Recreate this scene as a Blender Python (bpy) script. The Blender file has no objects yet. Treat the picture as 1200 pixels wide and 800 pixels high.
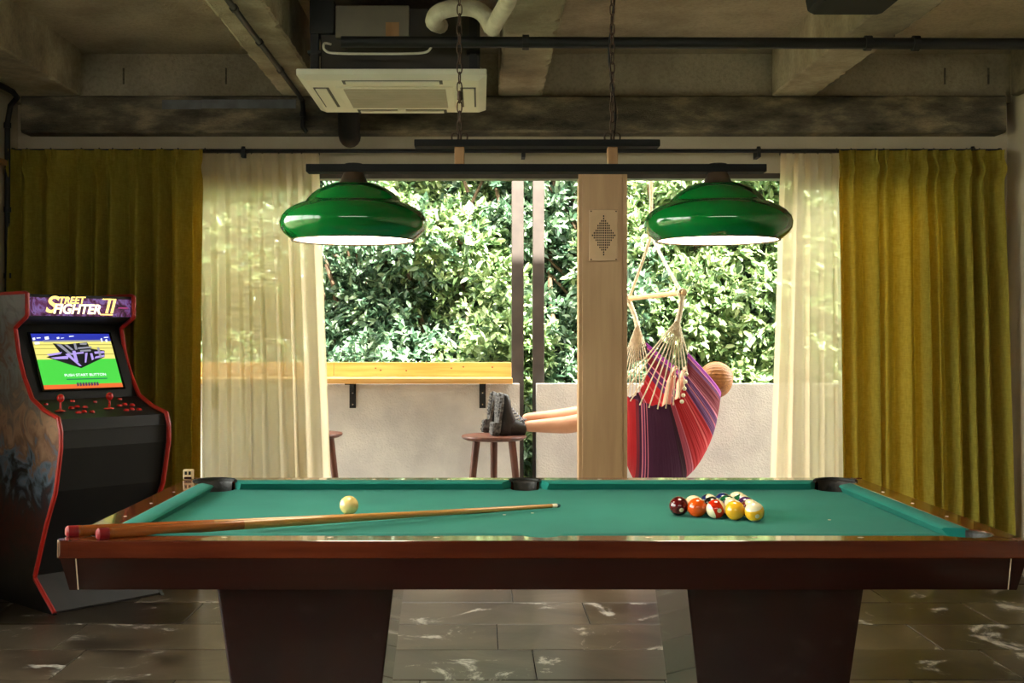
import bpy, bmesh, math, random
import numpy as np
from mathutils import Vector, Matrix

random.seed(7)
rng = np.random.default_rng(11)
PI = math.pi
scene = bpy.context.scene
col = scene.collection

# ------------------------------------------------------------------ camera
F = 1392.0                      # focal length in pixels of the 1200 px wide frame
VX, VY = 563.0, 396.0           # vanishing point of the depth lines
HC = 1.30                       # eye height
cam_d = bpy.data.cameras.new('camera')
cam = bpy.data.objects.new('camera', cam_d)
col.objects.link(cam)
cam.location = (0, 0, HC)
cam.rotation_euler = (PI / 2, 0, 0)
cam_d.sensor_width = 36.0
cam_d.lens = F / 1200 * 36
cam_d.shift_x = (600 - VX) / 1200
cam_d.shift_y = -(400 - VY) / 1200
cam_d.clip_start = 0.05
scene.camera = cam

# ------------------------------------------------------------------ world, sun, exposure
world = bpy.data.worlds.new('world')
scene.world = world
world.use_nodes = True
bgn = world.node_tree.nodes['Background']
bgn.inputs[0].default_value = (1.0, 0.97, 0.90, 1)
bgn.inputs[1].default_value = 5.4
sun_d = bpy.data.lights.new('sun', 'SUN')
sun_d.energy = 27.0
sun_d.angle = math.radians(2)
sun_d.color = (1.0, 0.95, 0.84)
sun = bpy.data.objects.new('sun', sun_d)
col.objects.link(sun)
sun.rotation_euler = Vector((-0.22, 0.60, -0.77)).to_track_quat('-Z', 'Y').to_euler()
LAMP_GLOW = 8.0
vs = scene.view_settings
vs.view_transform = 'Standard'
vs.look = 'None'
vs.exposure = 1.25
vs.gamma = 1.0
vs.use_curve_mapping = False


# ------------------------------------------------------------------ helpers
def S(r, g, b):
    def f(c):
        c /= 255.0
        return c / 12.92 if c <= 0.04045 else ((c + 0.055) / 1.055) ** 2.4
    return (f(r), f(g), f(b), 1.0)


def at(px, py, d):
    """world point at depth d seen at pixel px, py of the photograph"""
    return Vector(((px - VX) * d / F, d, HC - (py - VY) * d / F))


def wx(px, d):
    return (px - VX) * d / F


def wz(py, d):
    return HC - (py - VY) * d / F


def principled(name):
    m = bpy.data.materials.new(name)
    m.use_nodes = True
    nt = m.node_tree
    return m, nt, nt.nodes['Principled BSDF']


def pm(name, c1, c2=None, rough=0.5, scale=8.0, metal=0.0, bump=0.0, bscale=None, coat=0.0,
       detail=5.0, stretch=(1, 1, 1), spec=0.5, lo=0.35, hi=0.65, emit=None, strength=0.0, sheen=0.0):
    m, nt, b = principled(name)
    b.inputs['Roughness'].default_value = rough
    b.inputs['Metallic'].default_value = metal
    b.inputs['Coat Weight'].default_value = coat
    b.inputs['Coat Roughness'].default_value = 0.06
    b.inputs['Specular IOR Level'].default_value = spec
    b.inputs['Sheen Weight'].default_value = sheen
    b.inputs['Base Color'].default_value = c1
    N, L = nt.nodes, nt.links
    tc = N.new('ShaderNodeTexCoord')
    mp = N.new('ShaderNodeMapping')
    mp.inputs['Scale'].default_value = stretch
    L.new(tc.outputs['Object'], mp.inputs['Vector'])
    if c2 is not None:
        nz = N.new('ShaderNodeTexNoise')
        nz.inputs['Scale'].default_value = scale
        nz.inputs['Detail'].default_value = detail
        L.new(mp.outputs[0], nz.inputs['Vector'])
        rp = N.new('ShaderNodeValToRGB')
        rp.color_ramp.elements[0].position = lo
        rp.color_ramp.elements[1].position = hi
        rp.color_ramp.elements[0].color = c1
        rp.color_ramp.elements[1].color = c2
        L.new(nz.outputs['Fac'], rp.inputs[0])
        L.new(rp.outputs[0], b.inputs['Base Color'])
    if bump:
        n2 = N.new('ShaderNodeTexNoise')
        n2.inputs['Scale'].default_value = bscale or scale * 4
        n2.inputs['Detail'].default_value = 4
        L.new(mp.outputs[0], n2.inputs['Vector'])
        bp = N.new('ShaderNodeBump')
        bp.inputs['Strength'].default_value = bump
        bp.inputs['Distance'].default_value = 0.01
        L.new(n2.outputs['Fac'], bp.inputs['Height'])
        L.new(bp.outputs[0], b.inputs['Normal'])
    if emit:
        b.inputs['Emission Color'].default_value = emit
        b.inputs['Emission Strength'].default_value = strength
    return m


def ramp_node(nt, stops, interp='LINEAR'):
    r = nt.nodes.new('ShaderNodeValToRGB')
    cr = r.color_ramp
    cr.interpolation = interp
    while len(cr.elements) < len(stops):
        cr.elements.new(0.5)
    for e, (p, c) in zip(cr.elements, stops):
        e.position = p
        e.color = c
    return r


class MB:
    """collects shapes, then becomes one mesh object"""

    def __init__(self):
        self.v, self.f = [], []

    def add(self, verts, faces):
        n = len(self.v)
        self.v += [tuple(p) for p in verts]
        self.f += [tuple(i + n for i in f) for f in faces]
        return self

    def box(self, x0, x1, y0, y1, z0, z1, bev=0.0):
        if bev <= 0:
            v = [(x, y, z) for z in (z0, z1) for y in (y0, y1) for x in (x0, x1)]
            return self.add(v, [(0, 2, 3, 1), (4, 5, 7, 6), (0, 1, 5, 4), (2, 6, 7, 3), (0, 4, 6, 2), (1, 3, 7, 5)])
        bm = bmesh.new()
        bmesh.ops.create_cube(bm, size=1.0)
        for v in bm.verts:
            v.co = Vector(((x0 + x1) / 2 + v.co.x * (x1 - x0), (y0 + y1) / 2 + v.co.y * (y1 - y0),
                           (z0 + z1) / 2 + v.co.z * (z1 - z0)))
        bmesh.ops.bevel(bm, geom=bm.edges[:], offset=bev, segments=2, affect='EDGES', profile=0.5)
        return self.bm(bm)

    def bm(self, bm, mat=None):
        bm.verts.index_update()
        vs_ = [(mat @ v.co if mat else v.co) for v in bm.verts]
        fs = [tuple(v.index for v in f.verts) for f in bm.faces]
        self.add(vs_, fs)
        bm.free()
        return self

    def prism(self, poly, a0, a1, axis='z'):
        """polygon (list of 2d points) extruded between a0 and a1 along an axis; 2d = remaining axes in order"""
        def p3(p, a):
            if axis == 'z':
                return (p[0], p[1], a)
            if axis == 'y':
                return (p[0], a, p[1])
            return (a, p[0], p[1])
        n = len(poly)
        v = [p3(p, a0) for p in poly] + [p3(p, a1) for p in poly]
        f = [tuple(range(n))[::-1], tuple(range(n, 2 * n))]
        f += [(i, (i + 1) % n, n + (i + 1) % n, n + i) for i in range(n)]
        return self.add(v, f)

    def tube(self, path, r, seg=8, caps=True, closed=False):
        P = [Vector(p) for p in path]
        n = len(P)
        rr = r if isinstance(r, (list, tuple)) else [r] * n
        up = None
        rings = []
        for i in range(n):
            if closed:
                t = P[(i + 1) % n] - P[i - 1]
            else:
                t = P[min(i + 1, n - 1)] - P[max(i - 1, 0)]
            t.normalize()
            if up is None:
                up = Vector((0, 0, 1)) if abs(t.z) < 0.9 else Vector((1, 0, 0))
            u = (up - t * up.dot(t)).normalized()
            w = t.cross(u)
            up = u
            rings.append([P[i] + (u * math.cos(2 * PI * k / seg) + w * math.sin(2 * PI * k / seg)) * rr[i] for k in range(seg)])
        v = [p for ring in rings for p in ring]
        f = []
        m = n if closed else n - 1
        for i in range(m):
            j = (i + 1) % n
            for k in range(seg):
                a, b = i * seg + k, i * seg + (k + 1) % seg
                f.append((a, b, j * seg + (k + 1) % seg, j * seg + k))
        if caps and not closed:
            f.append(tuple(range(seg))[::-1])
            f.append(tuple((n - 1) * seg + k for k in range(seg)))
        return self.add(v, f)

    def lathe(self, prof, c=(0, 0, 0), seg=48, cap0=False, cap1=False):
        """prof: list of (r, z)"""
        v, f = [], []
        for r, z in prof:
            for k in range(seg):
                a = 2 * PI * k / seg
                v.append((c[0] + r * math.cos(a), c[1] + r * math.sin(a), c[2] + z))
        for i in range(len(prof) - 1):
            for k in range(seg):
                a, b = i * seg + k, i * seg + (k + 1) % seg
                f.append((a, b, b + seg, a + seg))
        if cap0:
            f.append(tuple(range(seg))[::-1])
        if cap1:
            f.append(tuple((len(prof) - 1) * seg + k for k in range(seg)))
        return self.add(v, f)

    def loft(self, rings, caps=True):
        n = len(rings[0])
        v = [p for r in rings for p in r]
        f = []
        for i in range(len(rings) - 1):
            for k in range(n):
                a, b = i * n + k, i * n + (k + 1) % n
                f.append((a, b, b + n, a + n))
        if caps:
            f.append(tuple(range(n))[::-1])
            f.append(tuple((len(rings) - 1) * n + k for k in range(n)))
        return self.add(v, f)

    def ball(self, c, r, seg=16, rings=10, sc=(1, 1, 1)):
        prof = []
        v, f = [], []
        for i in range(rings + 1):
            th = PI * i / rings
            for k in range(seg):
                a = 2 * PI * k / seg
                v.append((c[0] + sc[0] * r * math.sin(th) * math.cos(a), c[1] + sc[1] * r * math.sin(th) * math.sin(a),
                          c[2] - sc[2] * r * math.cos(th)))
        for i in range(rings):
            for k in range(seg):
                a, b = i * seg + k, i * seg + (k + 1) % seg
                f.append((a, b, b + seg, a + seg))
        return self.add(v, f)

    def mesh(self, name, smooth=False, weld=False):
        me = bpy.data.meshes.new(name)
        me.from_pydata(self.v, [], self.f)
        if weld:
            bm = bmesh.new()
            bm.from_mesh(me)
            bmesh.ops.remove_doubles(bm, verts=bm.verts[:], dist=1e-5)
            bm.to_mesh(me)
            bm.free()
        me.validate()
        if smooth:
            me.polygons.foreach_set('use_smooth', [True] * len(me.polygons))
            if smooth != 'all':
                try:
                    me.set_sharp_from_angle(angle=math.radians(38))
                except Exception:
                    pass
        me.update()
        return me

    def build(self, name, mat, parent=None, smooth=False, weld=False):
        me = self.mesh(name, smooth, weld)
        return link(name, me, mat, parent)


def link(name, me, mat, parent=None):
    if mat is not None and not me.materials:
        me.materials.append(mat)
    o = bpy.data.objects.new(name, me)
    col.objects.link(o)
    if parent is not None:
        o.parent = parent
    return o


def tag(o, label=None, cat=None, group=None, kind=None):
    if label:
        o['label'] = label
    if cat:
        o['category'] = cat
    if group:
        o['group'] = group
    if kind:
        o['kind'] = kind
    return o


def thing(name, label, cat, loc=(0, 0, 0), rz=0.0, group=None):
    o = bpy.data.objects.new(name, None)
    o.empty_display_size = 0.05
    col.objects.link(o)
    o.location = loc
    o.rotation_euler = (0, 0, rz)
    return tag(o, label, cat, group)


def struct(o, label=None):
    o['kind'] = 'structure'
    if label:
        o['label'] = label
    return o


def text_mesh(body, size, shear=0.0, extrude=0.0, spacing=1.0, offset=0.0):
    cu = bpy.data.curves.new('lettering', 'FONT')
    cu.body = body
    cu.size = size
    cu.shear = shear
    cu.extrude = extrude
    cu.offset = offset
    cu.space_character = spacing
    cu.align_x = 'CENTER'
    cu.align_y = 'CENTER'
    o = bpy.data.objects.new('lettering_tmp', cu)
    col.objects.link(o)
    dg = bpy.context.evaluated_depsgraph_get()
    me = bpy.data.meshes.new_from_object(o.evaluated_get(dg))
    bpy.data.objects.remove(o)
    bpy.data.curves.remove(cu)
    return me


def smooth_path(pts, n=8):
    """Catmull-Rom through points"""
    P = [Vector(p) for p in pts]
    out = []
    for i in range(len(P) - 1):
        p0, p1, p2, p3 = P[max(i - 1, 0)], P[i], P[i + 1], P[min(i + 2, len(P) - 1)]
        for k in range(n):
            t = k / n
            out.append(0.5 * ((2 * p1) + (p2 - p0) * t + (2 * p0 - 5 * p1 + 4 * p2 - p3) * t * t
                              + (-p0 + 3 * p1 - 3 * p2 + p3) * t ** 3))
    out.append(P[-1])
    return out


# ------------------------------------------------------------------ materials
def concrete(name, a, b, c, stretch=(1, 1, 1)):
    m, nt, bs = principled(name)
    N, L = nt.nodes, nt.links
    tc = N.new('ShaderNodeTexCoord')
    mp = N.new('ShaderNodeMapping')
    mp.inputs['Scale'].default_value = stretch
    L.new(tc.outputs['Object'], mp.inputs[0])
    n1 = N.new('ShaderNodeTexNoise'); n1.inputs['Scale'].default_value = 1.7; n1.inputs['Detail'].default_value = 8; n1.inputs['Roughness'].default_value = 0.62
    n2 = N.new('ShaderNodeTexNoise'); n2.inputs['Scale'].default_value = 48; n2.inputs['Detail'].default_value = 8; n2.inputs['Roughness'].default_value = 0.7
    L.new(mp.outputs[0], n1.inputs['Vector'])
    L.new(mp.outputs[0], n2.inputs['Vector'])
    r = ramp_node(nt, [(0.32, a), (0.5, b), (0.68, c)])
    L.new(n1.outputs['Fac'], r.inputs[0])
    r2 = ramp_node(nt, [(0.30, (0.62, 0.62, 0.62, 1)), (0.55, (1, 1, 1, 1))])
    L.new(n2.outputs['Fac'], r2.inputs[0])
    mx = N.new('ShaderNodeMixRGB'); mx.blend_type = 'MULTIPLY'; mx.inputs[0].default_value = 0.7
    L.new(r.outputs[0], mx.inputs[1]); L.new(r2.outputs[0], mx.inputs[2])
    L.new(mx.outputs[0], bs.inputs['Base Color'])
    bs.inputs['Roughness'].default_value = 0.9
    bp = N.new('ShaderNodeBump'); bp.inputs['Strength'].default_value = 0.6; bp.inputs['Distance'].default_value = 0.02
    ad = N.new('ShaderNodeMath'); ad.operation = 'ADD'
    L.new(n1.outputs['Fac'], ad.inputs[0]); L.new(n2.outputs['Fac'], ad.inputs[1])
    L.new(ad.outputs[0], bp.inputs['Height']); L.new(bp.outputs[0], bs.inputs['Normal'])
    return m


M = {}
M['conc'] = concrete('concrete_slab', S(150, 137, 112), S(180, 166, 138), S(196, 181, 150))
M['conc_beam'] = concrete('concrete_beam', S(108, 98, 80), S(158, 146, 120), S(200, 189, 160), (1, 1, 1))
M['conc_dark'] = concrete('concrete_lintel', S(52, 47, 40), S(108, 98, 80), S(172, 154, 122), (1.8, 1, 5.5))
M['plaster'] = pm('warm_plaster', S(196, 182, 156), S(184, 170, 144), rough=0.85, scale=3, bump=0.15, bscale=60)
M['white_render'] = pm('white_render', S(222, 220, 214), S(202, 200, 196), rough=0.9, scale=5, bump=0.5, bscale=90)
M['black_metal'] = pm('black_metal', S(14, 14, 14), S(22, 21, 20), rough=0.6, scale=20)
M['black_matt'] = pm('black_matt', S(12, 11, 10), S(18, 17, 15), rough=0.75, scale=12, spec=0.25)
M['post_metal'] = pm('dark_bronze_post', S(58, 52, 48), S(70, 62, 56), rough=0.5, scale=10, metal=0.2)
M['grey_paint'] = pm('grey_primer_patch', S(118, 119, 122), S(96, 95, 94), rough=0.8, scale=9)
M['alu'] = pm('champagne_frame', S(188, 150, 108), S(202, 164, 120), rough=0.38, scale=3, stretch=(8, 8, 0.6), metal=0.25)
M['alu_plate'] = pm('champagne_plate', S(196, 160, 118), S(208, 172, 130), rough=0.35, scale=6, metal=0.3)
M['pine'] = pm('pine_board', S(216, 160, 84), S(238, 192, 116), rough=0.5, scale=3.5, stretch=(0.6, 9, 9), bump=0.1, detail=8)
M['walnut'] = pm('walnut_stool', S(78, 42, 30), S(112, 66, 48), rough=0.4, scale=5, stretch=(6, 6, 0.8), detail=8)
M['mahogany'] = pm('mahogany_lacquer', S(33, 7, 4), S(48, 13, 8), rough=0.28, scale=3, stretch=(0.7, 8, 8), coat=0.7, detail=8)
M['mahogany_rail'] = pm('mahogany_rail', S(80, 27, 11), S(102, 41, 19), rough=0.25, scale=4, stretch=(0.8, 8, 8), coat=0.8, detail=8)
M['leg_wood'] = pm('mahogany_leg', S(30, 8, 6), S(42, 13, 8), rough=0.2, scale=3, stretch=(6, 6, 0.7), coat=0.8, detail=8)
M['cloth'] = pm('green_baize', S(36, 116, 104), S(42, 127, 113), rough=0.85, scale=3, bump=0.25, bscale=700, sheen=0.04, spec=0.12)
M['cushion'] = pm('green_cushion_cloth', S(22, 112, 100), S(28, 122, 108), rough=0.8, scale=4, bump=0.2, bscale=700, sheen=0.04, spec=0.12)
M['leather'] = pm('black_leather', S(20, 17, 15), S(30, 26, 22), rough=0.5, scale=30, bump=0.3, bscale=120)
M['chrome'] = pm('chrome', S(210, 208, 200), S(190, 188, 182), rough=0.2, metal=1.0, scale=10)
M['inlay'] = pm('ivory_inlay', S(226, 206, 170), S(236, 220, 186), rough=0.4, scale=20)
M['ac_white'] = pm('ac_plastic', S(226, 222, 200), S(218, 214, 190), rough=0.45, scale=4)
M['ac_grille'] = pm('ac_grille', S(176, 168, 146), S(164, 156, 134), rough=0.6, scale=6)
M['ac_body'] = pm('ac_body_dark', S(44, 38, 30), S(56, 48, 38), rough=0.6, scale=5)
M['ac_plate'] = pm('ac_grey_plate', S(112, 104, 88), S(126, 118, 100), rough=0.55, scale=4, metal=0.3)
M['hose'] = pm('white_hose_wrap', S(206, 200, 180), S(178, 170, 148), rough=0.7, scale=14, bump=0.5, bscale=40)
M['wire_white'] = pm('white_wire', S(205, 200, 186), rough=0.5)
M['rust'] = pm('rusty_chain', S(58, 44, 34), S(84, 62, 46), rough=0.6, scale=30, metal=0.6)
M['oak'] = pm('oak_block', S(146, 104, 58), S(166, 122, 72), rough=0.5, scale=5, stretch=(6, 6, 1))
M['bronze'] = pm('bronze_cone', S(104, 84, 68), S(122, 100, 82), rough=0.3, metal=0.7, scale=8)
M['rope'] = pm('cotton_rope', S(232, 220, 192), S(210, 196, 164), rough=0.85, scale=60, bump=0.5, bscale=200)
M['dowel'] = pm('pale_dowel', S(226, 192, 142), S(208, 170, 118), rough=0.5, scale=6, stretch=(4, 1, 4))
M['skin'] = pm('skin', S(226, 172, 138), S(216, 158, 124), rough=0.5, scale=8)
M['hair'] = pm('light_brown_hair', S(184, 122, 58), S(138, 86, 40), rough=0.5, scale=90, stretch=(0.25, 1.6, 0.25), bump=0.2, bscale=160)
M['boot'] = pm('black_boot_leather', S(26, 25, 26), S(38, 36, 36), rough=0.38, scale=20, bump=0.2, bscale=60)
M['sole'] = pm('grey_rubber_sole', S(40, 39, 38), S(104, 102, 98), rough=0.7, scale=60)
M['lace'] = pm('boot_lace', S(58, 60, 70), S(150, 152, 160), rough=0.6, scale=90)
M['tshirt'] = pm('plum_top', S(110, 50, 84), S(96, 42, 72), rough=0.8, scale=10)
M['denim'] = pm('denim_shorts', S(70, 86, 112), S(84, 100, 126), rough=0.8, scale=30)
M['bark'] = pm('bark', S(74, 58, 42), S(104, 84, 62), rough=0.9, scale=14, bump=0.6)
M['ground'] = pm('garden_soil', S(70, 66, 44), S(92, 92, 58), rough=0.95, scale=3, bump=0.5)
M['balcony_floor'] = pm('balcony_concrete', S(150, 146, 138), S(170, 166, 156), rough=0.8, scale=4)
M['cue_shaft'] = pm('maple_cue', S(206, 148, 76), S(186, 126, 60), rough=0.25, scale=3, stretch=(20, 20, 0.8), coat=0.6)
M['cue_butt'] = pm('cue_butt_stain', S(176, 100, 44), S(148, 76, 32), rough=0.25, scale=4, stretch=(16, 16, 0.8), coat=0.6)
M['red_rubber'] = pm('red_rubber', S(150, 24, 30), S(128, 18, 24), rough=0.4, scale=30)
M['ferrule'] = pm('ivory_ferrule', S(232, 222, 196), rough=0.4)
M['blue_chalk'] = pm('cue_tip', S(60, 92, 104), rough=0.9)
M['arc_black'] = pm('arcade_black', S(16, 16, 16), S(22, 22, 22), rough=0.5, scale=6)
M['arc_kick'] = pm('arcade_kick_grey', S(52, 52, 52), S(62, 61, 59), rough=0.6, scale=6)
M['arc_red'] = pm('red_edge_trim', S(190, 34, 22), S(172, 28, 18), rough=0.4, scale=12)
M['red_plastic'] = pm('red_plastic', S(206, 30, 24), S(190, 24, 20), rough=0.25, scale=12, coat=0.4)
M['dark_frame'] = pm('dark_window_frame', S(66, 56, 46), S(78, 66, 54), rough=0.5, scale=8)
M['socket'] = pm('beige_plastic', S(206, 180, 140), rough=0.5)


def glass_mat():
    m, nt, b = principled('window_glass')
    N, L = nt.nodes, nt.links
    tr = N.new('ShaderNodeBsdfTransparent'); tr.inputs[0].default_value = (0.95, 0.98, 0.96, 1)
    gl = N.new('ShaderNodeBsdfGlossy'); gl.inputs['Roughness'].default_value = 0.02
    fr = N.new('ShaderNodeFresnel'); fr.inputs[0].default_value = 1.45
    mx = N.new('ShaderNodeMixShader')
    L.new(fr.outputs[0], mx.inputs[0]); L.new(tr.outputs[0], mx.inputs[1]); L.new(gl.outputs[0], mx.inputs[2])
    L.new(mx.outputs[0], N['Material Output'].inputs[0])
    return m


def fabric(name, c1, c2, transl, tcol, transp=0.0, weave=500):
    m, nt, b = principled(name)
    N, L = nt.nodes, nt.links
    tc = N.new('ShaderNodeTexCoord')
    mp = N.new('ShaderNodeMapping'); mp.inputs['Scale'].default_value = (1, 1, 0.25)
    L.new(tc.outputs['Object'], mp.inputs[0])
    nz = N.new('ShaderNodeTexNoise'); nz.inputs['Scale'].default_value = 90; nz.inputs['Detail'].default_value = 3
    L.new(mp.outputs[0], nz.inputs['Vector'])
    mp2 = N.new('ShaderNodeMapping'); mp2.inputs['Scale'].default_value = (0.25, 0.25, 1.2)
    L.new(tc.outputs['Object'], mp2.inputs[0])
    nz2 = N.new('ShaderNodeTexNoise'); nz2.inputs['Scale'].default_value = 120; nz2.inputs['Detail'].default_value = 3
    L.new(mp2.outputs[0], nz2.inputs['Vector'])
    av = N.new('ShaderNodeMath'); av.operation = 'ADD'
    L.new(nz.outputs['Fac'], av.inputs[0]); L.new(nz2.outputs['Fac'], av.inputs[1])
    r = ramp_node(nt, [(0.40, c1), (0.60, c2)])
    hv = N.new('ShaderNodeMath'); hv.operation = 'MULTIPLY'; hv.inputs[1].default_value = 0.5
    L.new(av.outputs[0], hv.inputs[0]); L.new(hv.outputs[0], r.inputs[0])
    df = N.new('ShaderNodeBsdfDiffuse'); L.new(r.outputs[0], df.inputs[0])
    tl = N.new('ShaderNodeBsdfTranslucent'); tl.inputs[0].default_value = tcol
    mx = N.new('ShaderNodeMixShader'); mx.inputs[0].default_value = transl
    L.new(df.outputs[0], mx.inputs[1]); L.new(tl.outputs[0], mx.inputs[2])
    out = mx
    if transp:
        tp = N.new('ShaderNodeBsdfTransparent')
        m2 = N.new('ShaderNodeMixShader'); m2.inputs[0].default_value = transp
        L.new(mx.outputs[0], m2.inputs[1]); L.new(tp.outputs[0], m2.inputs[2])
        out = m2
    bp = N.new('ShaderNodeBump'); bp.inputs['Strength'].default_value = 0.25; bp.inputs['Distance'].default_value = 0.003
    L.new(av.outputs[0], bp.inputs['Height']); L.new(bp.outputs[0], df.inputs['Normal'])
    L.new(out.outputs[0], N['Material Output'].inputs[0])
    return m


M['glass'] = glass_mat()
M['curtain'] = fabric('olive_linen', S(138, 128, 52), S(164, 152, 66), 0.28, S(206, 150, 30))
M['sheer'] = fabric('cream_voile', S(236, 226, 200), S(246, 234, 200), 0.66, S(255, 238, 200), transp=0.12)


def tile_mat():
    m, nt, b = principled('dark_slate_tile')
    N, L = nt.nodes, nt.links
    tc = N.new('ShaderNodeTexCoord')
    oi = N.new('ShaderNodeObjectInfo')
    vm = N.new('ShaderNodeVectorMath'); vm.operation = 'ADD'
    sc_ = N.new('ShaderNodeVectorMath'); sc_.operation = 'SCALE'; sc_.inputs[0].default_value = (37, 19, 7)
    L.new(oi.outputs['Random'], sc_.inputs['Scale'])
    L.new(tc.outputs['Object'], vm.inputs[0]); L.new(sc_.outputs[0], vm.inputs[1])
    n1 = N.new('ShaderNodeTexNoise'); n1.inputs['Scale'].default_value = 2.2; n1.inputs['Detail'].default_value = 8
    n1.inputs['Distortion'].default_value = 0.8
    L.new(vm.outputs[0], n1.inputs['Vector'])
    r1 = ramp_node(nt, [(0.3, S(40, 31, 23)), (0.55, S(74, 63, 50)), (0.75, S(102, 90, 74))])
    L.new(n1.outputs['Fac'], r1.inputs[0])
    n2 = N.new('ShaderNodeTexNoise'); n2.inputs['Scale'].default_value = 2.6; n2.inputs['Detail'].default_value = 12
    n2.inputs['Roughness'].default_value = 0.7; n2.inputs['Distortion'].default_value = 0.7
    L.new(vm.outputs[0], n2.inputs['Vector'])
    r2 = ramp_node(nt, [(0.575, (0, 0, 0, 1)), (0.63, (0.85, 0.85, 0.85, 1))])
    L.new(n2.outputs['Fac'], r2.inputs[0])
    br = N.new('ShaderNodeMapRange'); br.inputs[3].default_value = 0.5; br.inputs[4].default_value = 1.35
    L.new(oi.outputs['Random'], br.inputs[0])
    ml = N.new('ShaderNodeMixRGB'); ml.blend_type = 'MULTIPLY'; ml.inputs[0].default_value = 1
    L.new(r1.outputs[0], ml.inputs[1]); L.new(br.outputs[0], ml.inputs[2])
    mx = N.new('ShaderNodeMixRGB'); mx.inputs[2].default_value = S(196, 188, 176)
    L.new(r2.outputs[0], mx.inputs[0]); L.new(ml.outputs[0], mx.inputs[1])
    L.new(mx.outputs[0], b.inputs['Base Color'])
    b.inputs['Roughness'].default_value = 0.3
    b.inputs['Specular IOR Level'].default_value = 0.35
    bp = N.new('ShaderNodeBump'); bp.inputs['Strength'].default_value = 0.35; bp.inputs['Distance'].default_value = 0.01
    L.new(n1.outputs['Fac'], bp.inputs['Height']); L.new(bp.outputs[0], b.inputs['Normal'])
    return m


M['tile'] = tile_mat()
M['grout'] = pm('dark_grout', S(44, 40, 34), rough=0.9)


def leaf_mat(name, cols):
    m, nt, b = principled(name)
    N, L = nt.nodes, nt.links
    g = N.new('ShaderNodeNewGeometry')
    stops = [(i / (len(cols) - 1), c) for i, c in enumerate(cols)]
    r = ramp_node(nt, stops)
    L.new(g.outputs['Random Per Island'], r.inputs[0])
    L.new(r.outputs[0], b.inputs['Base Color'])
    b.inputs['Roughness'].default_value = 0.34
    b.inputs['Specular IOR Level'].default_value = 0.7
    tl = N.new('ShaderNodeBsdfTranslucent')
    L.new(r.outputs[0], tl.inputs[0])
    mx = N.new('ShaderNodeMixShader'); mx.inputs[0].default_value = 0.3
    L.new(b.outputs[0], mx.inputs[1]); L.new(tl.outputs[0], mx.inputs[2])
    L.new(mx.outputs[0], N['Material Output'].inputs[0])
    return m


M['leaf'] = leaf_mat('glossy_leaf', [S(70, 100, 62), S(104, 132, 84), S(146, 168, 112), S(186, 200, 146)])
M['leaf_dark'] = leaf_mat('dark_leaf', [S(52, 82, 62), S(80, 112, 84), S(118, 146, 116), S(166, 188, 152)])

# ------------------------------------------------------------------ room shell
YB = 6.70                       # room face of the window wall
XL, XR = -2.61, 2.97
YR = -2.4                       # wall behind the camera
ZC = 2.89
ZB = 2.636                      # underside of the ceiling beams

ceil = struct(MB().box(XL - 0.2, XR + 0.2, YR, YB + 0.02, ZC, ZC + 0.25).build('ceiling', M['conc']))
for x0, x1 in ((XL - 0.05, -2.205), (-1.096, -0.858), (0.10, 0.34), (1.61, 1.845), (2.93, XR + 0.06)):
    m = MB()
    n = 260
    # rough lower edges, a chipped cast beam
    ring = []
    for i in range(n + 1):
        y = YR + (6.56 - YR) * i / n
        j = [random.uniform(-0.004, 0.004) - (0.010 if False else 0) for _ in range(4)]
        if random.random() < 0.08:
            j[2] -= 0.014; j[3] += 0.012
        ring.append([(x0, y, ZC + 0.01), (x0 + j[0], y, ZB + j[1] + 0.006), (x0 + 0.012 + j[0], y, ZB), (x1 - 0.012 + j[2], y, ZB),
                     (x1 + j[2], y, ZB + j[3] + 0.006), (x1, y, ZC + 0.01)])
    m.loft(ring)
    m.build('beam', M['conc_beam'], ceil)

wb = MB()
WX0, WX1, WZ1 = -1.74, 2.74, 2.232
wb.box(XL - 0.2, WX0, YB, YB + 0.2, 0, ZC)
wb.box(WX1, XR + 0.2, YB, YB + 0.2, 0, ZC)
wb.box(WX0, WX1, YB, YB + 0.2, WZ1, ZC)
wall_back = struct(wb.build('wall_back', M['plaster']))
MB().box(XL, XR, YB - 0.05, YB, ZB - 0.02, ZC).build('upper_band', M['conc'], wall_back)
ring = []
n = 90
for i in range(n + 1):
    x = -2.535 + (2.90 + 2.535) * i / n
    j = [random.uniform(-0.004, 0.004) for _ in range(4)]
    ring.append([(x, 6.70, 2.436), (x, 6.562 + j[0], 2.434), (x, 6.55, 2.446 + j[1]), (x, 6.55, 2.628 + j[2]), (x, 6.57 + j[3], 2.64), (x, 6.70, 2.64)])
MB().loft(ring).build('lintel_beam', M['conc_dark'], wall_back)
for px0, px1, py0, py1 in ((190, 236, 117, 128), (236, 347, 116.5, 127)):
    a, c = at(px0, py1, 6.549), at(px1, py0, 6.549)
    MB().box(a.x, c.x, 6.5475, 6.551, a.z, c.z, 0.0012).build('paint_patch', M['grey_paint'], wall_back)
# vertical form marks cast into the band above the lintel
for px in (145, 265, 1107, 1158):
    MB().box(wx(px, 6.65) - 0.004, wx(px, 6.65) + 0.004, 6.642, 6.651, 2.72, 2.81).build('form_mark', M['conc_dark'], wall_back)

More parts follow.
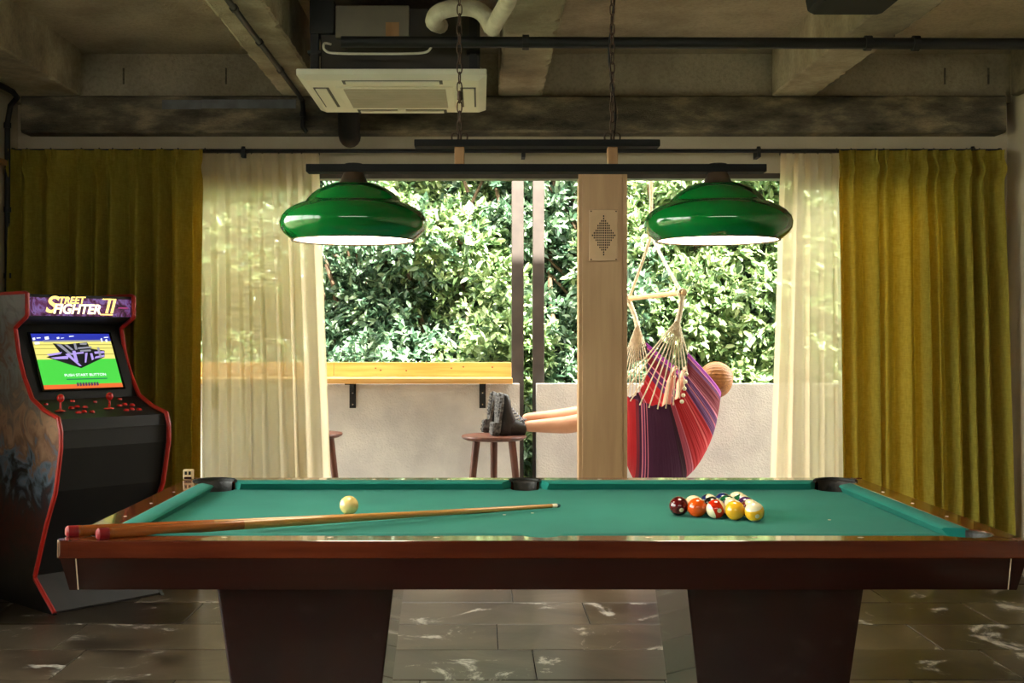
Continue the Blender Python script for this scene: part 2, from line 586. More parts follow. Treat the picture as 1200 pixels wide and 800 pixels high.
# left wall, right wall, wall behind the viewer; unseen window openings added for daylight
wl = MB()
LY0, LY1, LZ0, LZ1 = 0.9, 5.3, 0.1, 2.55
wl.box(XL - 0.2, XL, YR, LY0, 0, ZC)
wl.box(XL - 0.2, XL, LY1, YB + 0.2, 0, ZC)
wl.box(XL - 0.2, XL, LY0, LY1, 0, LZ0)
wl.box(XL - 0.2, XL, LY0, LY1, LZ1, ZC)
struct(wl.build('wall_left', M['plaster']))
struct(MB().box(XR, XR + 6.0, YR, YB + 0.2, 0, ZC + 0.25).build('wall_right', M['plaster']))  # thickened outward so the building keeps sun off the balcony end
RX0, RX1, RZ0, RZ1 = -2.2, 2.6, 2.05, 2.55
struct(MB().box(XL - 0.2, RX0, YR - 0.2, YR, 0, ZC).box(RX1, XR + 0.2, YR - 0.2, YR, 0, ZC).box(RX0, RX1, YR - 0.2, YR, 0, RZ0)
       .box(RX0, RX1, YR - 0.2, YR, RZ1, ZC).build('wall_front', M['plaster']))
w3 = struct(MB().box(RX0, RX1, YR - 0.12, YR - 0.06, RZ0, RZ0 + 0.05).box(RX0, RX1, YR - 0.12, YR - 0.06, RZ1 - 0.05, RZ1)
            .box(RX0, RX0 + 0.05, YR - 0.12, YR - 0.06, RZ0, RZ1).box(RX1 - 0.05, RX1, YR - 0.12, YR - 0.06, RZ0, RZ1).build('added_window_3', M['dark_frame']))  # high unseen window, added to throw daylight onto the curtains
RM = [RX0 + (RX1 - RX0) * k / 3 for k in range(4)]
for k in range(3):
    if k:
        MB().box(RM[k] - 0.03, RM[k] + 0.03, YR - 0.12, YR - 0.06, RZ0 + 0.05, RZ1 - 0.05).build('mullion', M['dark_frame'], w3)
    MB().box(RM[k] + 0.03, RM[k + 1] - 0.03, YR - 0.093, YR - 0.087, RZ0 + 0.05, RZ1 - 0.05).build('pane', M['glass'], w3)
struct(MB().box(-6.0, 9.0, YR - 1.3, YR, ZC, ZC + 0.25).build('added_sun_eave', M['conc']))  # unseen slab added to keep sun out of the rear opening
w2 = struct(MB().box(XL - 0.12, XL - 0.06, LY0, LY0 + 0.06, LZ0, LZ1).box(XL - 0.12, XL - 0.06, LY1 - 0.06, LY1, LZ0, LZ1)
            .box(XL - 0.12, XL - 0.06, LY0, LY1, LZ0, LZ0 + 0.06).box(XL - 0.12, XL - 0.06, LY0, LY1, LZ1 - 0.06, LZ1)
            .build('added_window_2', M['dark_frame']))  # unseen window, added and sized to bring in daylight from the left
LM = [LY0 + (LY1 - LY0) * k / 4 for k in range(5)]
for k in range(1, 4):
    MB().box(XL - 0.12, XL - 0.06, LM[k] - 0.03, LM[k] + 0.03, LZ0 + 0.06, LZ1 - 0.06).build('mullion', M['dark_frame'], w2)
for k in range(4):
    MB().box(XL - 0.093, XL - 0.087, LM[k] + 0.03, LM[k + 1] - 0.03, LZ0 + 0.06, LZ1 - 0.06).build('pane', M['glass'], w2)

# floor: a bed of grout and stone tiles laid in staggered rows
floor = struct(MB().box(XL - 0.2, XR + 0.2, YR, YB + 0.2, -0.06, -0.004).build('floor', M['grout']))
TD, TL, GAP = 0.44, 0.93, 0.005
tile_me = MB().box(GAP / 2, TL - GAP / 2, GAP / 2, TD - GAP / 2, -0.03, 0.0, bev=0.003).mesh('floor_tile')
tile_me.materials.append(M['tile'])
row_off = {0: 0.074, 1: 0.50, -1: 0.216, -2: 0.70, 2: 0.16, -3: 0.4}
r0 = int((YR - 4.96) / TD) - 1
for r in range(r0, 5):
    y0 = 4.96 + r * TD
    y1 = y0 + TD
    if y1 <= YR or y0 >= YB + 0.2:
        continue
    off = row_off.get(r, (r * 0.37) % TL)
    k0 = int((XL - off) / TL) - 1
    for k in range(k0, k0 + 9):
        x0 = off + k * TL
        a, b = max(x0, XL), min(x0 + TL, XR)
        c, d = max(y0, YR), min(y1, YB + 0.19)
        if b - a < 0.03 or d - c < 0.03:
            continue
        if a == x0 and b == x0 + TL and c == y0 and d == y1:
            o = link('floor_tile', tile_me, None, floor)
            o.location = (x0, y0, random.uniform(-0.0012, 0.0008))
        else:
            o = MB().box(GAP / 2, b - a - GAP / 2, GAP / 2, d - c - GAP / 2, -0.03, 0.0, bev=0.003).build('floor_tile', M['tile'], floor)
            o.location = (a, c, 0)

# the wide window: champagne frame, one broad post, glass in the outer bays
fy0, fy1 = YB + 0.02, YB + 0.12
fr = MB().box(WX0, WX1, fy0, fy1, WZ1 - 0.03, WZ1).box(WX0, WX0 + 0.05, fy0, fy1, 0, WZ1).box(WX1 - 0.05, WX1, fy0, fy1, 0, WZ1)
fr.box(WX0, WX1, fy0, fy1, -0.004, 0.02)
win = struct(fr.build('window_1', M['dark_frame']))
PX0, PX1 = wx(678, 6.7), wx(735, 6.7)
MB().box(PX0 + 0.02, PX1 - 0.028, YB - 0.012, YB + 0.1, 0, WZ1, bev=0.003).build('post', M['alu'], win)
MB().box(PX0, PX0 + 0.021, YB - 0.004, YB + 0.1, 0, WZ1, bev=0.002).build('post_edge', M['alu'], win)
MB().box(PX1 - 0.029, PX1, YB - 0.004, YB + 0.1, 0, WZ1, bev=0.002).build('post_edge', M['alu'], win)


def sash(x0, x1, name='sash'):
    m = MB()
    w = 0.045
    m.box(x0, x0 + w, fy0 + 0.02, fy1 - 0.03, 0.02, WZ1 - 0.03).box(x1 - w, x1, fy0 + 0.02, fy1 - 0.03, 0.02, WZ1 - 0.03)
    m.box(x0, x1, fy0 + 0.02, fy1 - 0.03, 0.02, 0.09).box(x0, x1, fy0 + 0.02, fy1 - 0.03, WZ1 - 0.09, WZ1 - 0.03)
    o = m.build(name, M['dark_frame'], win)
    MB().box(x0 + w, x1 - w, fy0 + 0.042, fy0 + 0.048, 0.09, WZ1 - 0.09).build('pane', M['glass'], o)


sash(WX0 + 0.05, -0.93)
sash(1.78, WX1 - 0.05)

# ------------------------------------------------------------------ balcony
struct(MB().box(-4.5, 5.0, YB + 0.2, 8.35, -0.2, -0.02).build('balcony_floor', M['balcony_floor']))
broof = struct(MB().box(-7.5, 9.0, YB + 0.02, 7.3, ZC, ZC + 0.25).build('balcony_roof', M['conc']))  # unseen slab, widened and cut to length to block sun from the balcony
for x in (-1.6, -0.35, 1.09, 2.4):
    MB().box(x - 0.05, x + 0.05, YB + 0.21, 8.36, ZC - 0.02, ZC + 0.10).build('joist', M['post_metal'], broof)
MB().box(-4.4, 5.0, 8.30, 8.38, ZC - 0.10, ZC - 0.02).build('edge_beam', M['post_metal'], broof)
struct(MB().box(-4.5, wx(609, 8.15), 8.15, 8.29, -0.02, 0.985).build('wall_balcony_left', M['white_render']))
struct(MB().box(wx(629, 8.15), 5.0, 8.15, 8.29, -0.02, 0.985).build('wall_balcony_right', M['white_render']))
struct(MB().box(-40, 45, 6.9, 60, -0.5, -0.3).box(-40, -2.81, -30, 6.9, -0.5, -0.3).box(-2.81, 45, -30, -2.6, -0.5, -0.3).build('ground', M['ground']))
for px0, px1, lab in ((599.5, 613.5, 'dark metal post standing at the end of the counter'), (624, 637.5, 'dark metal post beside the gap right of the counter')):
    x0, x1 = wx(px0, 8.34), wx(px1, 8.34)
    t = thing('metal_post', lab, 'post', ((x0 + x1) / 2, 8.34, -0.02), group='dark posts on the balcony')
    h = (x1 - x0) / 2
    MB().box(-h, h, -0.04, 0.04, 0.012, ZC - 0.10 + 0.02, bev=0.004).build('shaft', M['post_metal'], t)
    MB().box(-h - 0.03, h + 0.03, -0.05, 0.07, 0, 0.012).build('base_plate', M['post_metal'], t)

# wooden counter on the parapet
CX1 = wx(601, 7.78)
ct = thing('bar_counter', 'pale pine bar counter on brackets along the white balcony wall', 'counter', (0, 8.15, 0.985))
for i, (a, b) in enumerate(((-2.6, -1.0), (-1.0, CX1))):
    MB().box(a + 0.001, b - 0.001, 7.78 - 8.15, 0.0, 1.0 - 0.985, 1.036 - 0.985, bev=0.004).build('counter_board', M['pine'], ct)
    MB().box(a + 0.001, b - 0.001, -0.045, 0.0, 1.038 - 0.985, 1.135 - 0.985, bev=0.004).build('back_board', M['pine'], ct)
for px in (440, 476, 529, 543, 577, 446):
    x = wx(px, 8.1)
    MB().lathe([(0.0001, -0.001), (0.006, -0.001), (0.006, 0.001), (0.0001, 0.001)], seg=10)
    m = MB().ball((x, -0.0455, 0.09 + random.uniform(-0.02, 0.03)), 0.006, 8, 6, (1, 0.3, 0.8))
    m.build('knot', M['walnut'], ct)
for px in (412.5, 565.5, 250):
    x = wx(px, 8.1)
    m = MB().box(x - 0.022, x + 0.022, -0.008, 0.0, -0.165, 0.014).box(x - 0.022, x + 0.022, -0.3, 0.0, 0.006, 0.014)
    m.prism([(-0.10, 0.006), (-0.008, -0.06), (-0.008, 0.006)], x - 0.012, x + 0.012, 'x')
    bk = m.build('bracket', M['black_metal'], ct)
    for zz in (-0.14, -0.06):
        MB().ball((x, -0.009, zz), 0.006, 8, 6, (1, 0.5, 1)).build('screw', M['chrome'], bk)


# ------------------------------------------------------------------ foliage beyond the balcony
def leaf_block(pos, d, nrm, ln, wd):
    """arrays -> vertices (6 per leaf)"""
    d = d / np.linalg.norm(d, axis=1)[:, None]
    side = np.cross(d, nrm)
    side /= (np.linalg.norm(side, axis=1)[:, None] + 1e-9)
    up = np.cross(side, d)
    L_, W_ = ln[:, None], wd[:, None]
    base = pos
    tip = pos + d * L_ - up * L_ * 0.10
    a1 = pos + d * L_ * 0.32 + side * W_ * 0.5 + up * W_ * 0.16
    a2 = pos + d * L_ * 0.72 + side * W_ * 0.36 + up * W_ * 0.08
    b1 = pos + d * L_ * 0.32 - side * W_ * 0.5 + up * W_ * 0.16
    b2 = pos + d * L_ * 0.72 - side * W_ * 0.36 + up * W_ * 0.08
    return np.stack([base, a1, a2, tip, b2, b1], axis=1).reshape(-1, 3)


def leaves_mesh(name, V):
    n = len(V) // 6
    me = bpy.data.meshes.new(name)
    me.vertices.add(len(V))
    me.vertices.foreach_set('co', V.astype(np.float32).ravel())
    base = (np.arange(n) * 6)[:, None]
    quads = np.concatenate([base + np.array([[0, 1, 2, 3]]), base + np.array([[0, 3, 4, 5]])], axis=1).reshape(-1)
    nf = n * 2
    me.loops.add(nf * 4)
    me.loops.foreach_set('vertex_index', quads.astype(np.int32))
    me.polygons.add(nf)
    me.polygons.foreach_set('loop_start', (np.arange(nf) * 4).astype(np.int32))
    me.polygons.foreach_set('loop_total', np.full(nf, 4, dtype=np.int32))
    me.update(calc_edges=True)
    return me


one_leaf = leaves_mesh('leaf', leaf_block(np.zeros((1, 3)), np.array([[1.0, 0, 0]]), np.array([[0, 0, 1.0]]), np.array([0.085]), np.array([0.036])))
one_leaf.materials.append(M['leaf'])
one_leaf_d = one_leaf.copy()
one_leaf_d.materials.clear()
one_leaf_d.materials.append(M['leaf_dark'])


def shrub(name, label, cx, cy, w, h, dep, nlobes, n_sprig, mat, single, nleaf=60, size=1.0):
    t = thing(name, label, 'shrub', (cx, cy, -0.3), group='leafy shrubs beyond the balcony')
    lob = []
    for i in range(nlobes):
        zz = 0.35 + (h - 0.5) * ((i + 0.5) / nlobes)
        c = np.array([rng.uniform(-w / 2, w / 2), rng.uniform(-dep * 0.5, dep * 0.5) + 0.32 * max(0, zz - 1.2) * 0.5, zz])
        lob.append((c, rng.uniform(0.26, 0.48)))
    P, D, NR = [], [], []
    for c, r in lob:
        k = n_sprig // nlobes
        dirs = rng.normal(size=(k, 3))
        dirs[:, 1] -= 0.7
        dirs /= np.linalg.norm(dirs, axis=1)[:, None]
        pos = c + dirs * (r * rng.uniform(0.55, 1.08, size=k))[:, None] * np.array([1.15, 1.0, 0.85])
        for j in range(9):
            ax = dirs * 0.55 + rng.normal(size=(k, 3)) * 0.55 + np.array([0, -0.1, 0.12])
            P.append(pos + dirs * (0.02 * (j % 3)) + rng.normal(size=(k, 3)) * 0.012)
            D.append(ax)
            NR.append(dirs * 0.5 + np.array([0, -0.25, 0.8]) + rng.normal(size=(k, 3)) * 0.35)
    P, D, NR = np.concatenate(P), np.concatenate(D), np.concatenate(NR)
    ln = rng.uniform(0.055, 0.10, len(P)) * size
    fo = link('foliage', leaves_mesh('foliage', leaf_block(P, D, NR, ln, ln * rng.uniform(0.36, 0.5, len(P)))), mat, t)
    fo['kind'] = 'stuff'
    # trunk and branches
    for i in range(3):
        bx = rng.uniform(-0.15, 0.15)
        pts = [(bx, 0.1, 0), (bx * 1.5, 0.12, h * 0.25), (bx * 3 + rng.uniform(-0.2, 0.2), 0.15, h * 0.5), (bx * 5 + rng.uniform(-0.3, 0.3), 0.2, h * 0.85)]
        path = smooth_path(pts, 5)
        MB().tube(path, [0.04 * (1 - 0.75 * q / (len(path) - 1)) for q in range(len(path))], 7).build('stem', M['bark'], t, True)
    for c, r in lob:
        a = np.array([0.0, 0.12, max(0.2, c[2] - 0.5)])
        path = smooth_path([tuple(a), tuple((a + c) / 2 + rng.normal(size=3) * 0.05), tuple(c)], 4)
        MB().tube(path, [0.016 * (1 - 0.6 * q / (len(path) - 1)) for q in range(len(path))], 6).build('branch', M['bark'], t, True)
    # the nearest single leaves
    order = np.argsort(P[:, 1] + np.abs(P[:, 2] - 1.6) * 0.12)[: nleaf]
    for i in order:
        o = link('leaf', single, None, t)
        dv, nv = Vector(D[i]).normalized(), Vector(NR[i])
        sv = dv.cross(nv).normalized()
        uv = sv.cross(dv)
        o.matrix_local = Matrix.Translation(Vector(P[i]) + Vector((0, -0.03, 0.01))) @ Matrix((dv, -sv, uv)).transposed().to_4x4() @ Matrix.Scale(float(ln[i] / 0.085), 4)
    return t


SH = [(-2.25, 9.55, 'leafy green shrub showing through the left cream sheer curtain', M['leaf'], one_leaf),
      (-1.05, 9.60, 'leafy green shrub behind the left green lamp above the counter', M['leaf_dark'], one_leaf_d),
      (-0.10, 9.45, 'bright leafy shrub above the counter just left of the dark posts', M['leaf'], one_leaf),
      (0.80, 9.65, 'leafy shrub seen between the dark posts and the broad post', M['leaf_dark'], one_leaf_d),
      (1.75, 9.50, 'leafy green shrub behind the hammock chair and right green lamp', M['leaf'], one_leaf),
      (2.90, 9.60, 'leafy green shrub showing through the right cream sheer curtain', M['leaf'], one_leaf)]
for i, (x, y, lab, mt, single) in enumerate(SH):
    shrub('leafy_shrub', lab, x, y, 1.15, 4.1, 0.8, 24, 2900, mt, single)
for i, (x, lab) in enumerate(((-2.6, 'taller dense tree behind the shrubs at the left sheer curtain'),
                              (-0.5, 'taller dense tree behind the shrubs above the counter'),
                              (1.2, 'taller dense tree behind the shrubs over the hammock chair'),
                              (3.2, 'taller dense tree behind the shrubs at the right sheer curtain'))):
    shrub('dense_tree', lab, x, 10.9, 2.4, 5.2, 0.7, 44, 2900, M['leaf_dark'], one_leaf_d, 0, 1.7)
# ------------------------------------------------------------------ pool table
TX, TY = 0.156, 3.595
HA, HB = 1.202, 0.665           # half length, half depth
RAILW, CUSH = 0.08, 0.058
ZT, ZBED = 0.80, 0.772
tb = thing('pool_table', 'mahogany pool table with green cloth and two tapering pedestal legs', 'pool table', (TX, TY, 0))
ia, ib = HA - RAILW, HB - RAILW          # inner edge of the wood
na, nb = ia - CUSH, ib - CUSH            # cushion noses
PR = 0.07
pcx, pcy = na + 0.02, nb + 0.02          # corner pocket centre
scy, SR = nb + 0.035, 0.05              # side pocket


def arc(cx, cy, r, a0, a1, n=8):
    return [(cx + r * math.cos(a0 + (a1 - a0) * i / n), cy + r * math.sin(a0 + (a1 - a0) * i / n)) for i in range(n + 1)]


# long rails (sy = -1 near, +1 far)
for sy in (-1, 1):
    ca = math.asin((ib - pcy) / PR)
    sa = math.asin((ib - scy) / SR) if abs(ib - scy) < SR else 0
    p = [(-HA, HB), (HA, HB)]
    p += arc(pcx, pcy, PR, PI / 4, PI - ca)
    p += arc(0, scy, SR, sa, PI - sa, 10)
    p += arc(-pcx, pcy, PR, ca, 3 * PI / 4)
    p = [(x, y * sy) for x, y in p]
    if sy < 0:
        p = p[::-1]
    o = MB().prism(p, 0.755, ZT, 'z').build('rail', M['mahogany_rail'], tb)
    bv = o.modifiers.new('edge', 'BEVEL'); bv.width = 0.004; bv.segments = 2; bv.limit_method = 'ANGLE'
for sx in (-1, 1):
    ca = math.asin((ia - pcx) / PR)
    p = [(HA, HB), (HA, -HB)]
    p += arc(pcx, -pcy, PR, -PI / 4, PI / 2 - ca)
    p += arc(pcx, pcy, PR, -(PI / 2 - ca), PI / 4)
    p = [(x * sx, y) for x, y in p]
    if sx > 0:
        p = p[::-1]
    o = MB().prism(p, 0.755, ZT, 'z').build('rail', M['mahogany_rail'], tb)
    bv = o.modifiers.new('edge', 'BEVEL'); bv.width = 0.004; bv.segments = 2; bv.limit_method = 'ANGLE'

# cloth bed with the pockets cut out of its outline
p = []
p += arc(pcx, pcy, PR * 0.93, -PI / 2 - 0.3 + PI * 0, -PI - 0.1 + 0, 8) if False else []
bed = []
bed += [(-ia + 0.0, -nb + 0.085), ] + arc(-pcx, -pcy, PR, PI / 2, 0, 8) + [(-na + 0.085, -ib)]
bed += [(-SR, -ib)] + arc(0, -scy, SR, PI, 0, 8) + [(SR, -ib)]
bed += [(na - 0.085, -ib)] + arc(pcx, -pcy, PR, PI, PI / 2, 8) + [(ia, -nb + 0.085)]
bed += [(ia, nb - 0.085)] + arc(pcx, pcy, PR, -PI / 2, -PI, 8) + [(na - 0.085, ib)]
bed += [(SR, ib)] + arc(0, scy, SR, 0, -PI, 8) + [(-SR, ib)]
bed += [(-na + 0.085, ib)] + arc(-pcx, pcy, PR, 0, -PI / 2, 8) + [(-ia, nb - 0.085)]
MB().prism(bed, ZBED - 0.03, ZBED, 'z').build('cloth_bed', M['cloth'], tb)
# two small white spots on the cloth
for px, py in ((591, 603), (624, 601), (972, 609)):
    q = at(px, py, (HC - ZBED) * F / (py - VY))
    MB().lathe([(0.0001, 0.0006), (0.005, 0.0006), (0.005, 0.0)], (q.x - TX, q.y - TY, ZBED), 12).build('spot_mark', M['inlay'], tb)


# six cushions
def cushion(a, b, axis, s):
    """along axis from a to b, s side; section: wood side, nose"""
    if axis == 'x':
        w, nz = ib, nb
    else:
        w, nz = ia, na
    sec = [(w + 0.004, ZT - 0.001, 0.0), (w - 0.012, ZT + 0.0025, 0.004), (nz + 0.006, ZT - 0.001, 0.03), (nz, ZT - 0.006, 0.034), (nz + 0.006, ZT - 0.011, 0.033), (nz + 0.02, ZBED - 0.003, 0.026), (w + 0.004, ZBED - 0.003, 0.0)]
    r1, r2 = [], []
    for d, z, inset in sec:
        if axis == 'x':
            r1.append((a + inset, d * s, z)); r2.append((b - inset, d * s, z))
        else:
            r1.append((d * s, a + inset, z)); r2.append((d * s, b - inset, z))
    MB().loft([r1, r2]).build('cushion', M['cushion'], tb, True)


for s in (-1, 1):
    cushion(-pcx + 0.062, -SR + 0.002, 'x', s)
    cushion(SR - 0.002, pcx - 0.062, 'x', s)
    cushion(-pcy + 0.062, pcy - 0.062, 'y', s)
# pockets: leather cup with a rim
for cx, cy, r, a0, a1 in [(sx * pcx, sy * pcy, PR, 0, 0) for sx in (-1, 1) for sy in (-1, 1)] + [(0, sy * scy, SR, 0, 0) for sy in (-1, 1)]:
    o = MB().lathe([(r - 0.0015, ZT - 0.0015), (r - 0.004, ZT - 0.002), (r - 0.008, ZT - 0.01), (r - 0.01, ZBED - 0.02), (r - 0.02, ZBED - 0.09), (0.0005, ZBED - 0.1)], (cx, cy, 0), 28)
    # keep the wall only where it touches wood (outside the playing field); the mouth stays open
    keep = []
    for f in o.f:
        mx_ = sum(o.v[i][0] for i in f) / len(f); my_ = sum(o.v[i][1] for i in f) / len(f); mz_ = sum(o.v[i][2] for i in f) / len(f)
        if mz_ < ZBED - 0.002 or abs(mx_) > ia - 0.012 or abs(my_) > ib - 0.012:
            keep.append(f)
    o.f = keep
    o.build('pocket', M['leather'], tb, 'all')
# far pockets show a leather-covered back, and metal pocket irons on the rail
for cx, cy, r, a0, a1 in ((-pcx, pcy, PR, 0.1, PI * 0.75 + 0.7), (pcx, pcy, PR, PI * 0.25 - 0.7, PI - 0.1), (0, scy, SR, 0.15, PI - 0.15)):
    path = [(x, y, ZT + 0.001) for x, y in arc(cx, cy, r + 0.003, a0, a1, 14)]
    MB().tube(path, 0.006, 6).build('pocket_iron', M['leather'], tb, True)

# apron: tapering skirt panels, corner blocks, fine inlay lines
ZA0, ZA1 = 0.675, 0.757
TAP = 0.018
ao_a, ao_b = HA - 0.006, HB - 0.006
ins = 0.04


def skirt(x0t, x1t, x0b, x1b, yt, yb, th, axis, s, name, mat):
    if axis == 'x':
        q = [(x0b, yb * s, ZA0), (x1b, yb * s, ZA0), (x1t, yt * s, ZA1), (x0t, yt * s, ZA1)]
        q2 = [(x, y - s * th, z) for x, y, z in q]
    else:
        q = [(yb * s, x0b, ZA0), (yb * s, x1b, ZA0), (yt * s, x1t, ZA1), (yt * s, x0t, ZA1)]
        q2 = [(x - s * th, y, z) for x, y, z in q]
    MB().loft([q, q2]).build(name, mat, tb)


for s in (-1, 1):
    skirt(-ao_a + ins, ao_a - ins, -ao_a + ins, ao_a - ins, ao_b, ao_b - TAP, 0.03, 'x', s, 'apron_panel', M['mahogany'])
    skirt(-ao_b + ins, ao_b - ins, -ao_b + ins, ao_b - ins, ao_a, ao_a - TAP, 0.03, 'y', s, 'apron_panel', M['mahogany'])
    for sx in (-1, 1):
        # corner block
        t4 = [(sx * (ao_a), s * (ao_b - ins)), (sx * ao_a, s * ao_b), (sx * (ao_a - ins), s * ao_b), (sx * (ao_a - ins), s * (ao_b - ins))]
        b4 = [(sx * (ao_a - TAP), s * (ao_b - ins)), (sx * (ao_a - TAP), s * (ao_b - TAP)), (sx * (ao_a - ins), s * (ao_b - TAP)), (sx * (ao_a - ins), s * (ao_b - ins))]
        MB().loft([[(x, y, ZA0 - 0.001) for x, y in b4], [(x, y, ZA1 + 0.001) for x, y in t4]]).build('corner_block', M['mahogany'], tb)
        x = sx * (ao_a - ins)
        MB().loft([[(x - 0.0012, s * (ao_b - TAP + 0.0012), ZA0), (x + 0.0012, s * (ao_b - TAP + 0.0012), ZA0), (x + 0.0012, s * (ao_b - TAP - 0.004), ZA0), (x - 0.0012, s * (ao_b - TAP - 0.004), ZA0)],
                   [(x - 0.0012, s * (ao_b + 0.0012), ZA1), (x + 0.0012, s * (ao_b + 0.0012), ZA1), (x + 0.0012, s * (ao_b - 0.004), ZA1), (x - 0.0012, s * (ao_b - 0.004), ZA1)]]).build('inlay_line', M['inlay'], tb)
        # chrome corner cap on the rail
        cp = arc(0, 0, 0.012, 0, PI / 2, 6)
        MB().prism([(sx * (HA - 0.011 + a), s * (HB - 0.011 + b)) for a, b in cp] + [(sx * (HA - 0.03), s * (HB + 0.001)), (sx * (HA - 0.03), s * (HB - 0.03)), (sx * (HA + 0.001), s * (HB - 0.03))], 0.762, ZT + 0.0015, 'z').build('corner_cap', M['mahogany_rail'], tb)
MB().box(-ao_a + 0.05, ao_a - 0.05, -ao_b + 0.05, ao_b - 0.05, ZA0 + 0.004, ZA0 + 0.02).build('bottom_board', M['leg_wood'], tb)
# sight inlays on the rails
for s in (-1, 1):
    for k in (-3, -2, -1, 1, 2, 3):
        MB().prism([(k * na / 4 + 0.008 * math.cos(a), s * (HB - 0.05) + 0.005 * math.sin(a)) for a in (0, PI / 2, PI, 3 * PI / 2)], ZT - 0.001, ZT + 0.0008).build('sight', M['inlay'], tb)
    for k in (-1, 0, 1):
        MB().prism([(s * (HA - 0.05) + 0.005 * math.cos(a), k * nb / 2 + 0.008 * math.sin(a)) for a in (0, PI / 2, PI, 3 * PI / 2)], ZT - 0.001, ZT + 0.0008).build('sight', M['inlay'], tb)
# pedestal legs: inverted wedges
for s in (-1, 1):
    c = s * 0.613
    y0, y1 = 3.09 - TY, 3.80 - TY
    top = [(c - 0.2345, y0, ZA0 + 0.01), (c + 0.2345, y0, ZA0 + 0.01), (c + 0.2345, y1, ZA0 + 0.01), (c - 0.2345, y1, ZA0 + 0.01)]
    bot = [(c - 0.155, y0 + 0.05, 0.02), (c + 0.155, y0 + 0.05, 0.02), (c + 0.155, y1 - 0.05, 0.02), (c - 0.155, y1 - 0.05, 0.02)]
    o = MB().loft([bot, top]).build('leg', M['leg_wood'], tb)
    bv = o.modifiers.new('edge', 'BEVEL'); bv.width = 0.006; bv.segments = 2
    MB().box(c - 0.16, c + 0.16, y0 + 0.045, y1 - 0.045, 0.0, 0.022, bev=0.003).build('foot_plate', M['black_matt'], tb)

# ------------------------------------------------------------------ balls
BR = 0.0285


def ball_mat(name, c, stripe):
    m, nt, b = principled(name)
    b.inputs['Roughness'].default_value = 0.12
    b.inputs['Coat Weight'].default_value = 0.5
    N, L = nt.nodes, nt.links
    if stripe:
        tc = N.new('ShaderNodeTexCoord')
        sp = N.new('ShaderNodeSeparateXYZ')
        L.new(tc.outputs['Object'], sp.inputs[0])
        ab = N.new('ShaderNodeMath'); ab.operation = 'ABSOLUTE'; L.new(sp.outputs[2], ab.inputs[0])
        lt = N.new('ShaderNodeMath'); lt.operation = 'LESS_THAN'; lt.inputs[1].default_value = 0.0145; L.new(ab.outputs[0], lt.inputs[0])
        mx = N.new('ShaderNodeMixRGB'); mx.inputs[1].default_value = S(238, 222, 184); mx.inputs[2].default_value = c
        L.new(lt.outputs[0], mx.inputs[0]); L.new(mx.outputs[0], b.inputs['Base Color'])
    else:
        tc = N.new('ShaderNodeTexCoord')
        nz = N.new('ShaderNodeTexNoise'); nz.inputs['Scale'].default_value = 30
        L.new(tc.outputs['Object'], nz.inputs['Vector'])
        c2 = tuple(x * 0.86 for x in c[:3]) + (1,)
        r = ramp_node(nt, [(0.3, c), (0.7, c2)])
        L.new(nz.outputs['Fac'], r.inputs[0]); L.new(r.outputs[0], b.inputs['Base Color'])
    return m


ball_me = MB().ball((0, 0, 0), BR, 32, 20).mesh('billiard_ball', 'all', True)
cap_prof = [(0.0001, BR + 0.0003)] + [((BR + 0.0003) * math.sin(a), (BR + 0.0003) * math.cos(a)) for a in (0.08, 0.15, 0.23)]
cap_me = MB().lathe(cap_prof[::-1], seg=16).mesh('number_disc', 'all')
cap_me.materials.append(M['inlay'])


def ball(label, x, y, c, stripe, rot, group='racked balls', disc=True):
    me = ball_me.copy()
    me.materials.clear()
    me.materials.append(ball_mat('ball_' + label.split()[0], c, stripe))
    o = bpy.data.objects.new('billiard_ball', me)
    col.objects.link(o)
    o.location = (x, y, ZBED + BR)
    o.rotation_euler = rot
    tag(o, label, 'ball', group)
    if disc:
        for k in (0, 1):
            d = bpy.data.objects.new('number_disc', cap_me)
            col.objects.link(d)
            d.parent = o
            d.rotation_euler = (PI / 2 + PI * k, 0, 0) if stripe else (PI * k, 0, 0)
    return o


